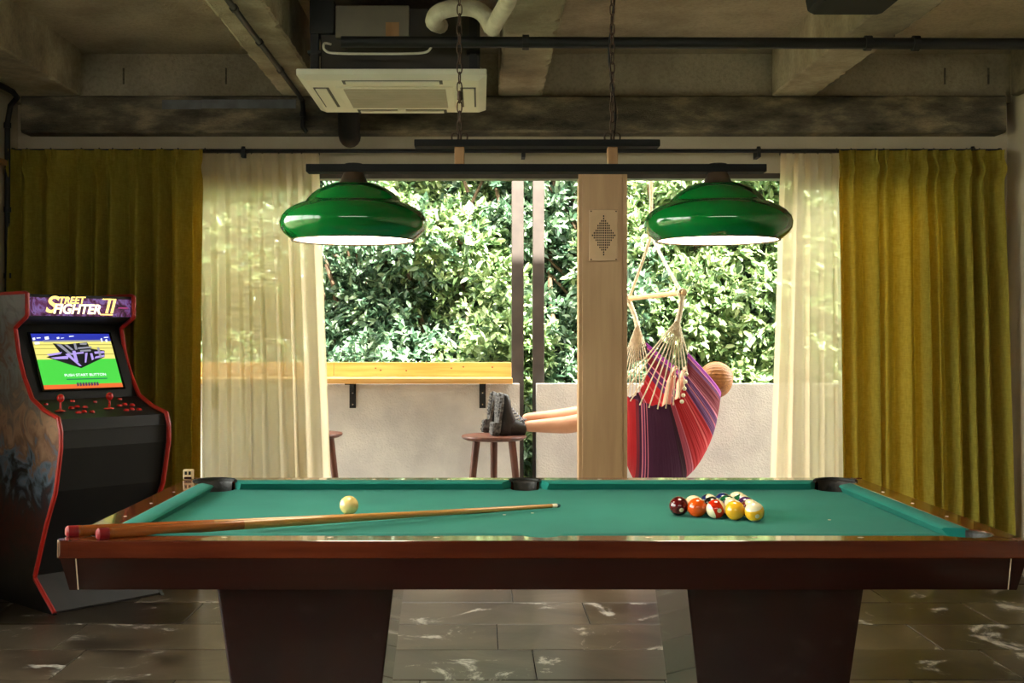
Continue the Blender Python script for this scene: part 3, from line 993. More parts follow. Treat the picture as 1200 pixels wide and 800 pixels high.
q = at(409, 603, (HC - ZBED) * F / (603 - VY))
ball('pale cream cue ball lying alone behind the cues', q.x, q.y, S(236, 206, 130), False, (0, 0, 0), None, False)
Y_, BLU, RED, PUR, ORG, GRN, MAR, BLK = S(240, 178, 40), S(24, 36, 92), S(196, 40, 14), S(70, 30, 92), S(228, 84, 16), S(20, 84, 50), S(92, 14, 18), S(16, 15, 16)
e1 = Vector((0.0496, -0.0287)); e2 = Vector((0.0496, 0.0287))
apex = Vector((0.59, 3.533))
rack = {(0, 0): ('solid maroon ball at the left tip of the rack', MAR, False, (1.9, 0.5, 0.3)),
        (1, 0): ('solid orange ball second along the front edge of the rack', ORG, False, (0.3, 0.4, 0)),
        (0, 1): ('orange striped ball just behind the maroon tip ball', S(236, 150, 40), True, (0.5, 0.1, 0)),
        (2, 0): ('red striped ball third along the front edge of the rack', RED, True, (0.1, 1.15, 0.25)),
        (1, 1): ('solid black ball in the middle of the rack', BLK, False, (0.5, 0.6, 0)),
        (0, 2): ('black-and-cream looking navy striped ball on the rear edge of the rack', BLU, True, (0.9, 0.5, 0.4)),
        (3, 0): ('solid amber yellow ball fourth along the front edge of the rack', Y_, False, (0.2, 0.2, 0)),
        (2, 1): ('purple striped ball inside the rack behind the amber ball', PUR, True, (0.8, 0.3, 0)),
        (1, 2): ('solid green ball inside the rack', GRN, False, (0.7, 0.2, 0)),
        (0, 3): ('solid navy ball on the rear edge of the rack', BLU, False, (1.0, 0.7, 0)),
        (4, 0): ('yellow striped ball at the near right corner of the rack', Y_, True, (0.35, -0.25, 0)),
        (3, 1): ('maroon striped ball behind the near right corner ball', MAR, True, (0.6, 0.5, 0)),
        (2, 2): ('solid purple ball on the right edge of the rack', PUR, False, (0.9, 0.5, 0)),
        (1, 3): ('green striped ball on the right edge of the rack', GRN, True, (0.5, 0.9, 0)),
        (0, 4): ('solid red ball at the far right corner of the rack', S(176, 44, 24), True, (0.2, 0.3, 0))}
rack[(0, 4)] = ('brick red striped ball at the far right corner of the rack', S(170, 46, 28), True, (0.35, 0.2, 0))
for (i, j), (lab, c, st, rot) in rack.items():
    p = apex + e1 * i + e2 * j
    ball(lab, p.x, p.y, c, st, rot)


# ------------------------------------------------------------------ cues
def cue(label, butt, tip, rb=0.0145, rt=0.0062):
    butt, tip = Vector(butt), Vector(tip)
    d = tip - butt
    Ln = d.length
    t = thing('pool_cue', label, 'pool cue', butt)
    t.rotation_mode = 'QUATERNION'
    t.rotation_quaternion = d.to_track_quat('Z', 'Y')
    def rad(z):
        return rb + (rt - rb) * z / Ln
    MB().lathe([(0.0005, 0.0), (rb * 0.7, 0.0), (rb, 0.005), (rb, 0.03)], seg=20).build('bumper', M['red_rubber'], t, True)
    MB().lathe([(rb, 0.03), (rb * 1.02, 0.031), (rb * 1.02, 0.038), (rad(0.038), 0.039)], seg=20).build('butt_ring', M['cue_butt'], t, True)
    MB().lathe([(rad(0.039), 0.039), (rad(0.38), 0.38)], seg=20).build('butt', M['cue_butt'], t, True)
    MB().lathe([(rad(0.38), 0.38), (rad(Ln - 0.03), Ln - 0.03)], seg=20).build('shaft', M['cue_shaft'], t, True)
    MB().lathe([(rad(Ln - 0.03), Ln - 0.03), (rt, Ln - 0.012)], seg=16).build('ferrule', M['ferrule'], t, True)
    MB().lathe([(rt, Ln - 0.012), (rt, Ln - 0.004), (rt * 0.6, Ln), (0.0003, Ln)], seg=16).build('tip', M['blue_chalk'], t, True)
    return t


cue('wooden pool cue in front with its butt further right on the rail', at(113, 625.5, 2.955) + Vector((0, 0, 0.0)), at(656, 592, 3.672))
cue('wooden pool cue lying behind with its red butt nearest the table corner', at(77, 622.5, 3.0), at(612, 596, 3.655))

# pale two-hole chalk holder on the far left rail
hx, hy = wx(221, 4.2), 4.2
ch = thing('chalk_holder', 'small beige two-hole holder on the far left table corner', 'holder', (hx, hy, ZT))
MB().box(-0.017, 0.017, -0.012, 0.012, 0.001, 0.036, bev=0.003).build('body', M['socket'], ch)
for xx in (-0.007, 0.007):
    MB().box(xx - 0.004, xx + 0.004, -0.0128, -0.010, 0.018, 0.030).build('hole', M['black_matt'], ch)
MB().box(-0.013, 0.013, -0.0128, -0.010, 0.003, 0.011).build('slot', M['mahogany'], ch)

# ------------------------------------------------------------------ billiard light
LD = 3.60
BLX = wx(627.5, LD)
bl = thing('billiard_light', 'hanging billiard light with two green glass shades on black bars', 'lamp', (BLX, LD, 1.58))
OX, OZ = BLX, 1.58


def bx_(m, x0, x1, y0, y1, z0, z1, bev=0.0):
    return m.box(x0 - OX, x1 - OX, y0, y1, z0 - OZ, z1 - OZ, bev)


zb0, zb1 = wz(202.5, LD), wz(193.5, LD)
bx_(MB(), wx(360, LD), wx(896, LD), -0.03, 0.03, zb0, zb1, 0.002).build('lower_bar', M['black_matt'], bl)
zu0, zu1 = wz(173, LD), wz(165, LD)
bx_(MB(), wx(486, LD), wx(772, LD), -0.03, 0.03, zu0, zu1, 0.002).build('upper_bar', M['black_matt'], bl)
for px in (538.5, 717.5):
    x = wx(px, LD)
    bx_(MB(), x - 0.015, x + 0.015, -0.018, 0.018, zb1 - 0.0005, zu0 + 0.0005, 0.002).build('spacer', M['oak'], bl)
# chains
lk = MB()
pts = []
for k in range(16):
    a = 2 * PI * k / 16
    pts.append((0.0075 * math.cos(a), 0, 0.0175 * (1 if math.sin(a) > 0 else -1) * abs(math.sin(a)) ** 0.7))
lk.tube(pts, 0.0021, 6, closed=True)
link_me = lk.mesh('chain_link', 'all')
link_me.materials.append(M['rust'])
for px in (538.5, 717.5):
    x = wx(px, LD) - OX
    z = zu1 - OZ + 0.014
    k = 0
    while z + OZ < ZC - 0.01:
        o = link('chain_link', link_me, None, bl)
        o.location = (x, 0, z)
        o.rotation_euler = (0, 0, 0.35 if k % 2 else 0.35 + PI / 2)
        z += 0.0295
        k += 1
    for s in (-1, 1):
        o = link('hook_ring', link_me, None, bl)
        o.location = (x + s * 0.014, 0, zu1 - OZ + 0.011)
        o.scale = (1.3, 1.3, 0.7)
    MB().lathe([(0.03, ZC - OZ), (0.03, ZC - 0.012 - OZ), (0.012, ZC - 0.03 - OZ), (0.0005, ZC - 0.03 - OZ)], (x, 0, 0), 16).build('ceiling_hook', M['black_metal'], bl, True)
# turnbuckle on the left chain
MB().lathe([(0.004, 0), (0.009, 0.004), (0.009, 0.026), (0.004, 0.03)], (wx(539, LD) - OX, 0, wz(118, LD) - OZ), 12).build('turnbuckle', M['rust'], bl, True)
xr_ = wx(717.5, LD) - OX
path = smooth_path([(xr_ + 0.004, 0.012, zu1 - OZ), (xr_ + 0.010, 0.012, zu1 + 0.1 - OZ), (xr_ - 0.008, 0.014, zu1 + 0.25 - OZ), (xr_ - 0.001, 0.014, zu1 + 0.36 - OZ), (xr_ + 0.008, 0.012, zu1 + 0.46 - OZ), (xr_ - 0.004, 0.012, zu1 + 0.7 - OZ), (xr_, 0.01, ZC - 0.01 - OZ)], 8)
MB().tube(path, 0.0035, 7).build('power_cord', M['black_matt'], bl, True)

m, nt, b = principled('green_cased_glass')
b.inputs['Base Color'].default_value = S(10, 104, 44)
b.inputs['Roughness'].default_value = 0.12
b.inputs['Coat Weight'].default_value = 0.6
b.inputs['Coat Roughness'].default_value = 0.05
nz = nt.nodes.new('ShaderNodeTexNoise'); nz.inputs['Scale'].default_value = 6
tc = nt.nodes.new('ShaderNodeTexCoord'); nt.links.new(tc.outputs['Object'], nz.inputs['Vector'])
r = ramp_node(nt, [(0.3, S(8, 112, 42)), (0.7, S(12, 126, 50))])
nt.links.new(nz.outputs['Fac'], r.inputs[0]); nt.links.new(r.outputs[0], b.inputs['Base Color'])
tl = nt.nodes.new('ShaderNodeBsdfTranslucent'); tl.inputs[0].default_value = S(20, 170, 60)
mxs = nt.nodes.new('ShaderNodeMixShader'); mxs.inputs[0].default_value = 0.12
nt.links.new(b.outputs[0], mxs.inputs[1]); nt.links.new(tl.outputs[0], mxs.inputs[2])
nt.links.new(mxs.outputs[0], nt.nodes['Material Output'].inputs[0])
M['green_glass'] = m
M['glow'] = pm('lamp_diffuser', S(255, 246, 226), rough=0.6, emit=S(255, 238, 205), strength=LAMP_GLOW)
M['white_inner'] = pm('opal_inner_glass', S(250, 246, 236), rough=0.4)
for px, pyo in ((414.5, 0.0), (841.0, 0.0)):
    x = wx(px, LD) - OX
    k = LD / F
    prof = [(27, 216.5), (34, 219), (43, 223.5), (50, 229), (54.5, 234.5), (57, 238), (63, 239.5), (71, 243), (79, 248.5), (84, 254.5), (86, 261), (85, 268), (81, 274), (75, 279), (72, 281.5)]
    outer = [(r_ * k, wz(y, LD) - OZ) for r_, y in prof]
    inner = [((r_ - 2.0) * k, wz(y, LD) - OZ - 0.001) for r_, y in prof[::-1]]
    sh = MB().lathe(outer, (x, 0, 0), 56).build('shade', M['green_glass'], bl, 'all')
    MB().lathe(inner, (x, 0, 0), 56).build('inner_glass', M['white_inner'], sh, 'all')
    MB().lathe([(72 * k, wz(281.5, LD) - OZ), (72.6 * k, wz(282.5, LD) - OZ), (70 * k, wz(282.5, LD) - OZ), (69.8 * k, wz(281, LD) - OZ)], (x, 0, 0), 56).build('rim', M['bronze'], sh, 'all')
    MB().lathe([(0.0005, wz(281.3, LD) - OZ), (69.5 * k, wz(280.2, LD) - OZ), (69.5 * k, wz(279, LD) - OZ), (0.0005, wz(279, LD) - OZ)], (x, 0, 0), 56).build('diffuser', M['glow'], sh, 'all')
    MB().lathe([(11.5 * k, wz(202.5, LD) - OZ), (12 * k, wz(203.5, LD) - OZ), (17 * k, wz(215, LD) - OZ), (28 * k, wz(216.2, LD) - OZ), (28 * k, wz(217.5, LD) - OZ)], (x, 0, 0), 32, cap0=True).build('cone_cap', M['bronze'], bl, 'all')
    MB().lathe([(13 * k, zb1 - OZ), (10 * k, zb1 - OZ + 0.004), (0.0005, zb1 - OZ + 0.005)], (x, 0, 0), 24).build('fixing_nut', M['black_matt'], bl, 'all')


# ------------------------------------------------------------------ curtains
def curtain(name, label, cat, px_top, px_bot, y0, ztop, zbot, n, amp, mat, seed, group, d=6.58, pinch=0.03, hem=0.0):
    r = np.random.default_rng(seed)
    nx, nz = n * 22 + 1, 46
    s = np.linspace(0, 1, nx)
    knots = np.linspace(0, 1, n + 1)
    kj = knots + np.concatenate([[0], r.uniform(-0.38, 0.38, n - 1) / n, [0]])
    phi = np.interp(s, kj, np.arange(n + 1))            # integer at each pleat
    amps = r.uniform(0.45, 1.35, n + 2)
    am = np.interp(phi, np.arange(n + 2) , amps)
    drift = r.uniform(-1, 1, n + 2)
    dr = np.interp(phi, np.arange(n + 2), drift)
    V = []
    x0t, x1t = wx(px_top[0], d), wx(px_top[1], d)
    x0b, x1b = wx(px_bot[0], d), wx(px_bot[1], d)
    hs = np.concatenate([np.linspace(0, 0.06, 10), np.linspace(0.07, 1, nz - 10)])
    frac = phi - np.round(phi)
    for h in hs:
        z = ztop + (zbot - ztop) * h
        x0 = x0t + (x0b - x0t) * h
        x1 = x1t + (x1b - x1t) * h
        grow = min(1.0, 0.30 + 1.5 * max(0, h - 0.03) ** 0.6)
        xs = x0 + (x1 - x0) * s + (dr * 0.032 * h * np.minimum(1, 8 * s * (1 - s)))
        wave = -np.cos(2 * PI * phi) * 0.62 - 0.28 * np.cos(4 * PI * phi + dr * 1.5) * (0.4 + h) + 0.18 * np.sin(2 * PI * phi * 0.5 + seed + 1.3 * h) * h
        lobe = np.abs(np.cos(PI * phi + 0.25 * dr * h)) ** 0.9
        wave = 0.45 * wave + 0.95 * (0.6 - lobe)
        y = y0 + amp * am * wave * grow
        # pinch pleats just under the heading, fanned out above
        wnd = math.exp(-((h - 0.045) / 0.02) ** 2)
        fan = max(0.0, 1 - h / 0.04)
        tri = np.exp(-(frac / 0.05) ** 2) + 0.9 * np.exp(-((np.abs(frac) - 0.13) / 0.045) ** 2)
        y -= pinch * (0.75 * wnd * np.exp(-(frac / 0.11) ** 2) + 0.5 * fan * tri)
        xs -= (frac / n) * (x1 - x0) * 0.55 * wnd * np.exp(-(frac / 0.25) ** 2)
        zz = np.full(nx, z)
        if h == 0:
            zz = zz + 0.004 * np.abs(np.sin(PI * phi))
        V.append(np.stack([xs, y, zz], axis=1))
    V = np.concatenate(V)
    m_ = MB()
    m_.v = [tuple(p) for p in V]
    m_.f = [(i * nx + k, i * nx + k + 1, (i + 1) * nx + k + 1, (i + 1) * nx + k) for i in range(nz - 1) for k in range(nx - 1)]
    t = thing(name, label, cat, ((x0b + x1b) / 2, y0, 0), group=group)
    o = m_.build('cloth', mat, t, 'all')
    o.location = (-(x0b + x1b) / 2, -y0, 0)
    # rings between heading and rod
    for k in range(n + 1):
        xx = x0t + (x1t - x0t) * kj[k]
        q = MB()
        q.tube([(xx - (x0b + x1b) / 2 + 0.0 * math.cos(a), 0.011 * math.cos(a), ztop + 0.004 + 0.011 * math.sin(a)) for a in np.linspace(0, 2 * PI, 12, endpoint=False)], 0.0018, 5, closed=True)
        q.build('hook', M['black_metal'], t, True)
    return t


ZR = wz(178, 6.57)
curtain('curtain', 'heavy olive curtain at the left behind the arcade cabinet', 'curtain', (19, 243), (17, 240), 6.525, ZR, 0.012, 9, 0.092, M['curtain'], 3, 'olive curtains', pinch=0.08)
curtain('curtain', 'heavy olive curtain at the right beside the right wall', 'curtain', (978, 1169), (984, 1182), 6.54, ZR, 0.012, 10, 0.076, M['curtain'], 8, 'olive curtains', pinch=0.075)
curtain('sheer_curtain', 'cream sheer curtain hanging next to the left olive curtain', 'sheer curtain', (236, 374), (238, 392), 6.645, ZR, 0.012, 9, 0.026, M['sheer'], 5, 'cream sheer curtains', d=6.645, pinch=0.015)
curtain('sheer_curtain', 'cream sheer curtain hanging next to the right olive curtain', 'sheer curtain', (914, 990), (898, 996), 6.645, ZR, 0.012, 5, 0.026, M['sheer'], 6, 'cream sheer curtains', d=6.645, pinch=0.015)

rod = thing('curtain_rod', 'black curtain rod running along the top of the window', 'curtain rod', (0, 6.61, ZR + 0.012))
MB().tube([(wx(18, 6.61), 0, 0), (wx(1170, 6.61), 0, 0)], 0.011, 10).build('rod', M['black_metal'], rod, True)
for px in (285, 613.5, 889, 1140):
    x = wx(px, 6.61)
    MB().box(x - 0.010, x + 0.010, -0.012, 0.09, -0.035, 0.016).build('bracket', M['black_metal'], rod)
    MB().lathe([(0.0005, 0.010), (0.011, 0.012), (0.011, 0.024), (0.0005, 0.026)], (x, 0, 0), 10).build('screw_cap', M['black_metal'], rod, True)
for px in (16, 1171):
    x = wx(px, 6.61)
    MB().ball((x, 0, 0), 0.016, 12, 8).build('finial', M['black_metal'], rod, True)

# ------------------------------------------------------------------ perforated plate on the broad post
ipx = wx(707, 6.69)
pl = thing('speaker_plate', 'square-cornered plate with a diamond of small holes on the broad post', 'wall plate', (ipx, YB - 0.012, wz(276, 6.69)))
MB().box(-0.08, 0.08, -0.016, 0.0, -0.145, 0.145, bev=0.003).build('plate', M['alu_plate'], pl)
hm = MB()
for i in range(-8, 9):
    w_ = 6 - abs(i) * 6 / 8.0
    for j in range(-6, 7):
        if abs(j) <= w_:
            hm.box(j * 0.0105 - 0.0033, j * 0.0105 + 0.0033, -0.0168, -0.0155, i * 0.0135 - 0.0045, i * 0.0135 + 0.0045)
o = hm.build('speaker_holes', M['black_matt'], pl)
for sx in (-1, 1):
    for sz in (-1, 1):
        MB().ball((sx * 0.07, -0.016, sz * 0.135), 0.004, 10, 6, (1, 0.5, 1)).build('screw', M['rust'], pl)

# ------------------------------------------------------------------ air conditioner
AX0, AX1, AY0, AY1, AZ = -0.818, 0.028, 5.27, 6.09, 2.45
acx, acy = (AX0 + AX1) / 2, (AY0 + AY1) / 2
ac = thing('air_conditioner', 'ceiling cassette air conditioner with a cream panel and exposed dark body', 'air conditioner', (acx, acy, AZ))
hw, hd = (AX1 - AX0) / 2, (AY1 - AY0) / 2


def frustum(m, w0, d0, z0, w1, d1, z1):
    r0 = [(-w0, -d0, z0), (w0, -d0, z0), (w0, d0, z0), (-w0, d0, z0)]
    r1 = [(-w1, -d1, z1), (w1, -d1, z1), (w1, d1, z1), (-w1, d1, z1)]
    return m.loft([r0, r1])


m = frustum(MB(), hw - 0.035, hd - 0.035, 0.0, hw, hd, 0.018)
m.box(-hw, hw, -hd, hd, 0.018, 0.045, 0.004)
m.build('panel', M['ac_white'], ac)
g = 0.27
# intake grille frame and slats
MB().box(-g, g, -g + 0.02, g - 0.02, -0.006, 0.002, 0.002).build('intake_frame', M['ac_white'], ac)
for k in range(14):
    y = -g + 0.065 + k * (2 * g - 0.13) / 13
    MB().box(-g + 0.035, g - 0.035, y - 0.012, y + 0.012, -0.009, -0.005).build('grille_slat', M['ac_grille'], ac)
for a in range(4):
    rt = Matrix.Rotation(a * PI / 2, 4, 'Z')
    for nm, mt, b in (('louver', M['ac_white'], (-0.21, 0.21, 0.315, 0.365, -0.007, 0.002)), ('vent_slot', M['ac_body'], (-0.225, 0.225, 0.302, 0.374, -0.002, 0.001))):
        m = MB().box(*b)
        m.v = [tuple(rt @ Vector(v)) for v in m.v]
        m.build(nm, mt, ac)
MB().box(-0.02, 0.02, g - 0.005, g + 0.015, -0.012, 0.0, 0.002).build('logo_tab', M['ac_white'], ac)
MB().box(-hw + 0.10, hw - 0.03, -hd + 0.06, hd - 0.06, 0.045, 0.33, 0.004).build('body', M['ac_body'], ac)
MB().box(-hw + 0.17, -hw + 0.50, -hd + 0.035, -hd + 0.06, 0.19, 0.335, 0.003).build('cover_plate', M['ac_plate'], ac)
MB().box(-hw + 0.395, -hw + 0.455, -hd + 0.0335, -hd + 0.036, 0.195, 0.26).build('rating_label', M['oak'], ac)
MB().box(-hw + 0.055, -hw + 0.165, -hd + 0.03, -hd + 0.15, 0.21, 0.36, 0.004).build('control_box', M['black_metal'], ac)
for xx in (-hw + 0.075, hw - 0.06):
    MB().box(xx - 0.018, xx + 0.018, -hd + 0.04, -hd + 0.08, 0.045, ZC - AZ).build('hanger', M['black_metal'], ac)
    MB().box(xx - 0.03, xx + 0.03, -hd + 0.035, -hd + 0.085, 0.12, 0.135).build('hanger_bracket', M['black_metal'], ac)
wp = smooth_path([at(388, 52, 5.2), at(380, 51, 5.18), at(381, 59, 5.17), at(395, 62.5, 5.17), at(450, 63, 5.17), at(495, 62, 5.17), at(505, 56, 5.17), at(507, 50, 5.18)], 6)
MB().tube([p - Vector((acx, acy, AZ)) for p in wp], 0.0055, 7).build('signal_wire', M['wire_white'], ac, True)

hs = thing('insulated_hose', 'white wrapped pipes curving over the air conditioner body', 'hose', at(520, 15, 5.13))
ho = at(520, 15, 5.13)
pa = smooth_path([at(516, 30, 5.22), at(508, 25, 5.08), at(515, 14, 5.02), at(535, 9, 5.0), at(555, 10, 5.0), at(568, 18, 5.0), at(577, 34, 5.0)], 6)
MB().tube([p - ho for p in pa], 0.036, 12).build('curved_hose', M['hose'], hs, True)
pb = smooth_path([at(577, 34, 5.0), at(585, 19, 4.85), at(597, -5, 4.55), (0.13, 3.9, 2.59)], 5)
MB().tube([p - ho for p in pb], 0.034, 12).build('straight_hose', M['hose'], hs, True)

# ------------------------------------------------------------------ conduits
def pipe(label, pts, r, clamps=(), name='conduit', seg=10, n=0, mat='black_metal'):
    o0 = Vector(pts[0])
    path = smooth_path(pts, n) if n else pts
    t = thing(name, label, 'pipe', o0)
    MB().tube([Vector(p) - o0 for p in path], r, seg).build('tube', M[mat], t, True)
    for c, ax in clamps:
        c = Vector(c) - o0
        e = Vector(ax)
        MB().tube([c - e * 0.014, c + e * 0.014], r * 1.35, 10).build('clamp', M[mat], t)
    return t


HYD = 5.17
pipe('long black pipe crossing under the ceiling beams', [at(400, 49, HYD), at(700, 50, HYD), at(1240, 51.5, HYD)], 0.025,
     [(at(616, 49.6, HYD), (1, 0, 0)), (at(1017, 50.6, HYD), (1, 0, 0)), (at(1073, 50.8, HYD), (1, 0, 0))])
zc_ = ZB - 0.018
bx0 = -0.985
pipe('black conduit running along the second ceiling beam and down the lintel',
     [(bx0, 3.2, zc_), (bx0, 6.45, zc_), (bx0 + 0.005, 6.52, zc_ - 0.01), (bx0 + 0.008, 6.535, zc_ - 0.05), (bx0 + 0.008, 6.535, 2.46), (bx0 + 0.03, 6.535, 2.43)], 0.013,
     [((bx0, 4.75, zc_), (0, 1, 0)), ((bx0, 5.3, zc_), (0, 1, 0)), ((bx0, 5.85, zc_), (0, 1, 0)), ((bx0 + 0.008, 6.535, 2.53), (0, 0, 1))])
lx = XL + 0.03
pipe('black conduit dropping down the left corner beside the olive curtain',
     [(-2.50, 4.5, ZB - 0.02), (-2.50, 6.35, ZB - 0.02), (-2.515, 6.45, ZB - 0.03), (lx + 0.02, 6.47, ZB - 0.07), (lx, 6.48, ZB - 0.16), (lx, 6.48, 1.6), (lx, 6.48, 0.02)], 0.015,
     [((lx, 6.48, 2.46), (0, 0, 1)), ((lx, 6.48, 2.0), (0, 0, 1)), ((lx, 6.48, 1.64), (0, 0, 1))], n=0)
pipe('thick black drain elbow below the air conditioner', [at(409, 118, 6.30), at(409, 128, 6.35), at(409, 150, 6.44), at(409, 156, 6.47), at(410, 160, 6.52), at(410, 160, 6.58)], 0.06, [(at(409, 128, 6.35), (0, 0, 1))], name='drain_pipe', n=6, seg=16, mat='black_matt')

# wooden edge on the left wall, black projector under the ceiling
sh = thing('wall_shelf', 'short brown wooden shelf end on the left wall', 'shelf', (XL, 6.30, wz(190, 6.3)))
MB().box(0.0, 0.05, -0.35, 0.13, 0.0, 0.03, 0.003).build('board', M['oak'], sh)
MB().prism([(0.0, -0.06), (0.0, 0.0), (0.035, 0.0)], 0.05, 0.07, 'y').build('bracket', M['black_metal'], sh)

pjx, pjy = wx(1009, 4.2), 4.28
pr = thing('ceiling_projector', 'black rounded projector box hanging under the ceiling near the right beam', 'projector', (pjx, pjy, 2.492))
body = []
for z, e in ((0.0, 0.02), (0.012, 0.006), (0.05, 0.0), (0.085, 0.006), (0.095, 0.02)):
    body.append([((0.148 - e) * sx_, (0.12 - e) * sy_, z) for sx_, sy_ in ((-1, -0.8), (-0.92, -1), (0.75, -1), (1, -0.7), (1, 0.8), (0.9, 1), (-0.9, 1), (-1, 0.8))])
MB().loft(body).build('housing', M['black_matt'], pr)
MB().box(0.07, 0.10, -0.1225, -0.118, 0.02, 0.03).build('badge', M['chrome'], pr)
MB().tube([(0, 0, 0.094), (0, 0, ZC - 2.492)], 0.02, 12).build('mount_pole', M['black_metal'], pr)
MB().box(-0.05, 0.05, -0.05, 0.05, ZC - 2.492 - 0.012, ZC - 2.492).build('mount_plate', M['black_metal'], pr)
#PART3
# ------------------------------------------------------------------ stools
def stool(label, x, y, rz, top=0.693, r=0.205):
    t = thing('round_stool', label, 'stool', (x, y, -0.02), rz, 'dark wooden stools on the balcony')
    h = top + 0.02
    MB().lathe([(0.0005, h - 0.03), (r * 0.86, h - 0.03), (r * 0.97, h - 0.02), (r, h - 0.01), (r * 0.985, h - 0.002), (r * 0.93, h), (0.0005, h - 0.004)], seg=40).build('seat', M['walnut'], t, True)
    for k in range(3):
        a = PI / 2 + k * 2 * PI / 3
        p0 = Vector((math.cos(a) * r * 0.62, math.sin(a) * r * 0.62, h - 0.028))
        p1 = Vector((math.cos(a) * r * 1.02, math.sin(a) * r * 1.02, 0.0))
        MB().tube([p0, p0.lerp(p1, 0.5), p1], [0.024, 0.021, 0.016], 12).build('leg', M['walnut'], t, True)
    for k in range(3):
        a, a2 = PI / 2 + k * 2 * PI / 3, PI / 2 + (k + 1) * 2 * PI / 3
        rr = r * 0.9
        MB().tube([(math.cos(a) * rr, math.sin(a) * rr, 0.22), (math.cos(a2) * rr, math.sin(a2) * rr, 0.22)], 0.009, 8).build('stretcher', M['walnut'], t, True)
    return t


STY = 7.45
stool('round dark wooden stool carrying the black boots', wx(579, STY), STY, 0.0)
stool('round dark wooden stool mostly hidden behind the left sheer curtain', wx(361, STY), STY + 0.1, 0.5, 0.70)

# ------------------------------------------------------------------ hammock chair
m, nt, b = principled('striped_hammock_cloth')
b.inputs['Roughness'].default_value = 0.8
uvn = nt.nodes.new('ShaderNodeUVMap'); uvn.uv_map = 'UVMap'
sp = nt.nodes.new('ShaderNodeSeparateXYZ'); nt.links.new(uvn.outputs[0], sp.inputs[0])
PU, DP, RD, PK, MR, VI = S(96, 34, 92), S(74, 22, 62), S(190, 24, 34), S(222, 128, 150), S(122, 20, 40), S(150, 52, 150)
stops = [(0.0, VI), (0.06, MR), (0.10, RD), (0.23, MR), (0.26, DP), (0.285, PK), (0.293, PU), (0.31, PK), (0.318, DP), (0.335, PK), (0.342, DP), (0.57, S(60, 14, 40)), (0.60, S(176, 72, 92)), (0.635, PK), (0.642, RD), (0.745, S(214, 90, 90)), (0.755, RD), (0.80, PU), (0.835, PK), (0.843, PU), (0.87, PK), (0.876, MR), (0.95, PU), (0.965, PK), (0.972, VI)]
rp = ramp_node(nt, stops, 'CONSTANT')
nt.links.new(sp.outputs[0], rp.inputs[0]); nt.links.new(rp.outputs[0], b.inputs['Base Color'])
nz = nt.nodes.new('ShaderNodeTexNoise'); nz.inputs['Scale'].default_value = 1.0
mp = nt.nodes.new('ShaderNodeMapping'); mp.inputs['Scale'].default_value = (70, 2.0, 1)
nt.links.new(uvn.outputs[0], mp.inputs[0]); nt.links.new(mp.outputs[0], nz.inputs['Vector'])
bp = nt.nodes.new('ShaderNodeBump'); bp.inputs['Strength'].default_value = 0.7; bp.inputs['Distance'].default_value = 0.02
nt.links.new(nz.outputs['Fac'], bp.inputs['Height']); nt.links.new(bp.outputs[0], b.inputs['Normal'])
tl = nt.nodes.new('ShaderNodeBsdfTranslucent'); nt.links.new(rp.outputs[0], tl.inputs[0])
mxs = nt.nodes.new('ShaderNodeMixShader'); mxs.inputs[0].default_value = 0.25
nt.links.new(b.outputs[0], mxs.inputs[1]); nt.links.new(tl.outputs[0], mxs.inputs[2])
nt.links.new(mxs.outputs[0], nt.nodes['Material Output'].inputs[0])
M['hammock'] = m


def interp_curve(keys, v):
    vs_ = [k[0] for k in keys]
    return np.array([np.interp(v, vs_, [k[1][i] for k in keys]) for i in range(3)])


def smooth_curve(keys, v):
    # average of neighbouring samples for a soft curve
    return sum(interp_curve(keys, min(1, max(0, v + dv))) * w for dv, w in ((-0.1, 0.2), (-0.05, 0.2), (0, 0.2), (0.05, 0.2), (0.1, 0.2)))


def P_(px, py, d):
    return tuple(at(px, py, d))


NK = [(0, P_(716, 455, 7.32)), (0.2, P_(741, 468, 7.24)), (0.4, P_(765, 476, 7.2)), (0.6, P_(786, 475, 7.2)), (0.75, P_(799, 463, 7.2)), (0.88, P_(806, 440, 7.22)), (1, P_(806, 412, 7.27))]
FK = [(0, P_(716, 448, 7.92)), (0.2, P_(726, 462, 7.97)), (0.4, P_(737, 466, 8.0)), (0.6, P_(748, 462, 8.0)), (0.75, P_(756, 448, 8.0)), (0.88, P_(762, 425, 7.98)), (1, P_(757, 402, 7.94))]
MK = [(0, P_(726, 508, 7.6)), (0.2, P_(737, 558, 7.57)), (0.4, P_(760, 582, 7.57)), (0.6, P_(800, 565, 7.57)), (0.75, P_(826, 528, 7.57)), (0.88, P_(838, 490, 7.57)), (1, P_(840, 452, 7.57))]
hc = thing('hammock_chair', 'red and purple striped hammock chair hanging from a wooden bar', 'hammock chair', (wx(790, 7.58), 7.58, 0.28))
HO = Vector((wx(790, 7.58), 7.58, 0.28))
NU, NV = 34, 72
vv, ff, uvs = [], [], []
for j in range(NV + 1):
    v = j / NV
    a, c, bm_ = smooth_curve(NK, v), smooth_curve(FK, v), smooth_curve(MK, v)
    if v > 0.97:
        a, c = interp_curve(NK, v), interp_curve(FK, v)
    for i in range(NU + 1):
        u = i / NU
        # superquadratic sag between the near and far gathered edges
        w = 1 - abs(2 * u - 1) ** 2.3
        base = a * (1 - u) + c * u
        mid = (a + c) / 2
        p = base + (bm_ - mid) * w
        p = p + np.array([0, 0, 0.006 * math.sin(v * 60 + u * 5)]) * (1 - w) 
        p = p + np.array([0, -0.035 * math.sin(PI * min(1, u * 2)) if u < 0.5 else 0.035 * math.sin(PI * min(1, 2 - 2 * u)), 0])
        vv.append(tuple(Vector(p) - HO))
        uvs.append((v, u))
for j in range(NV):
    for i in range(NU):
        k = j * (NU + 1) + i
        ff.append((k, k + 1, k + NU + 2, k + NU + 1))
me = bpy.data.meshes.new('cloth')
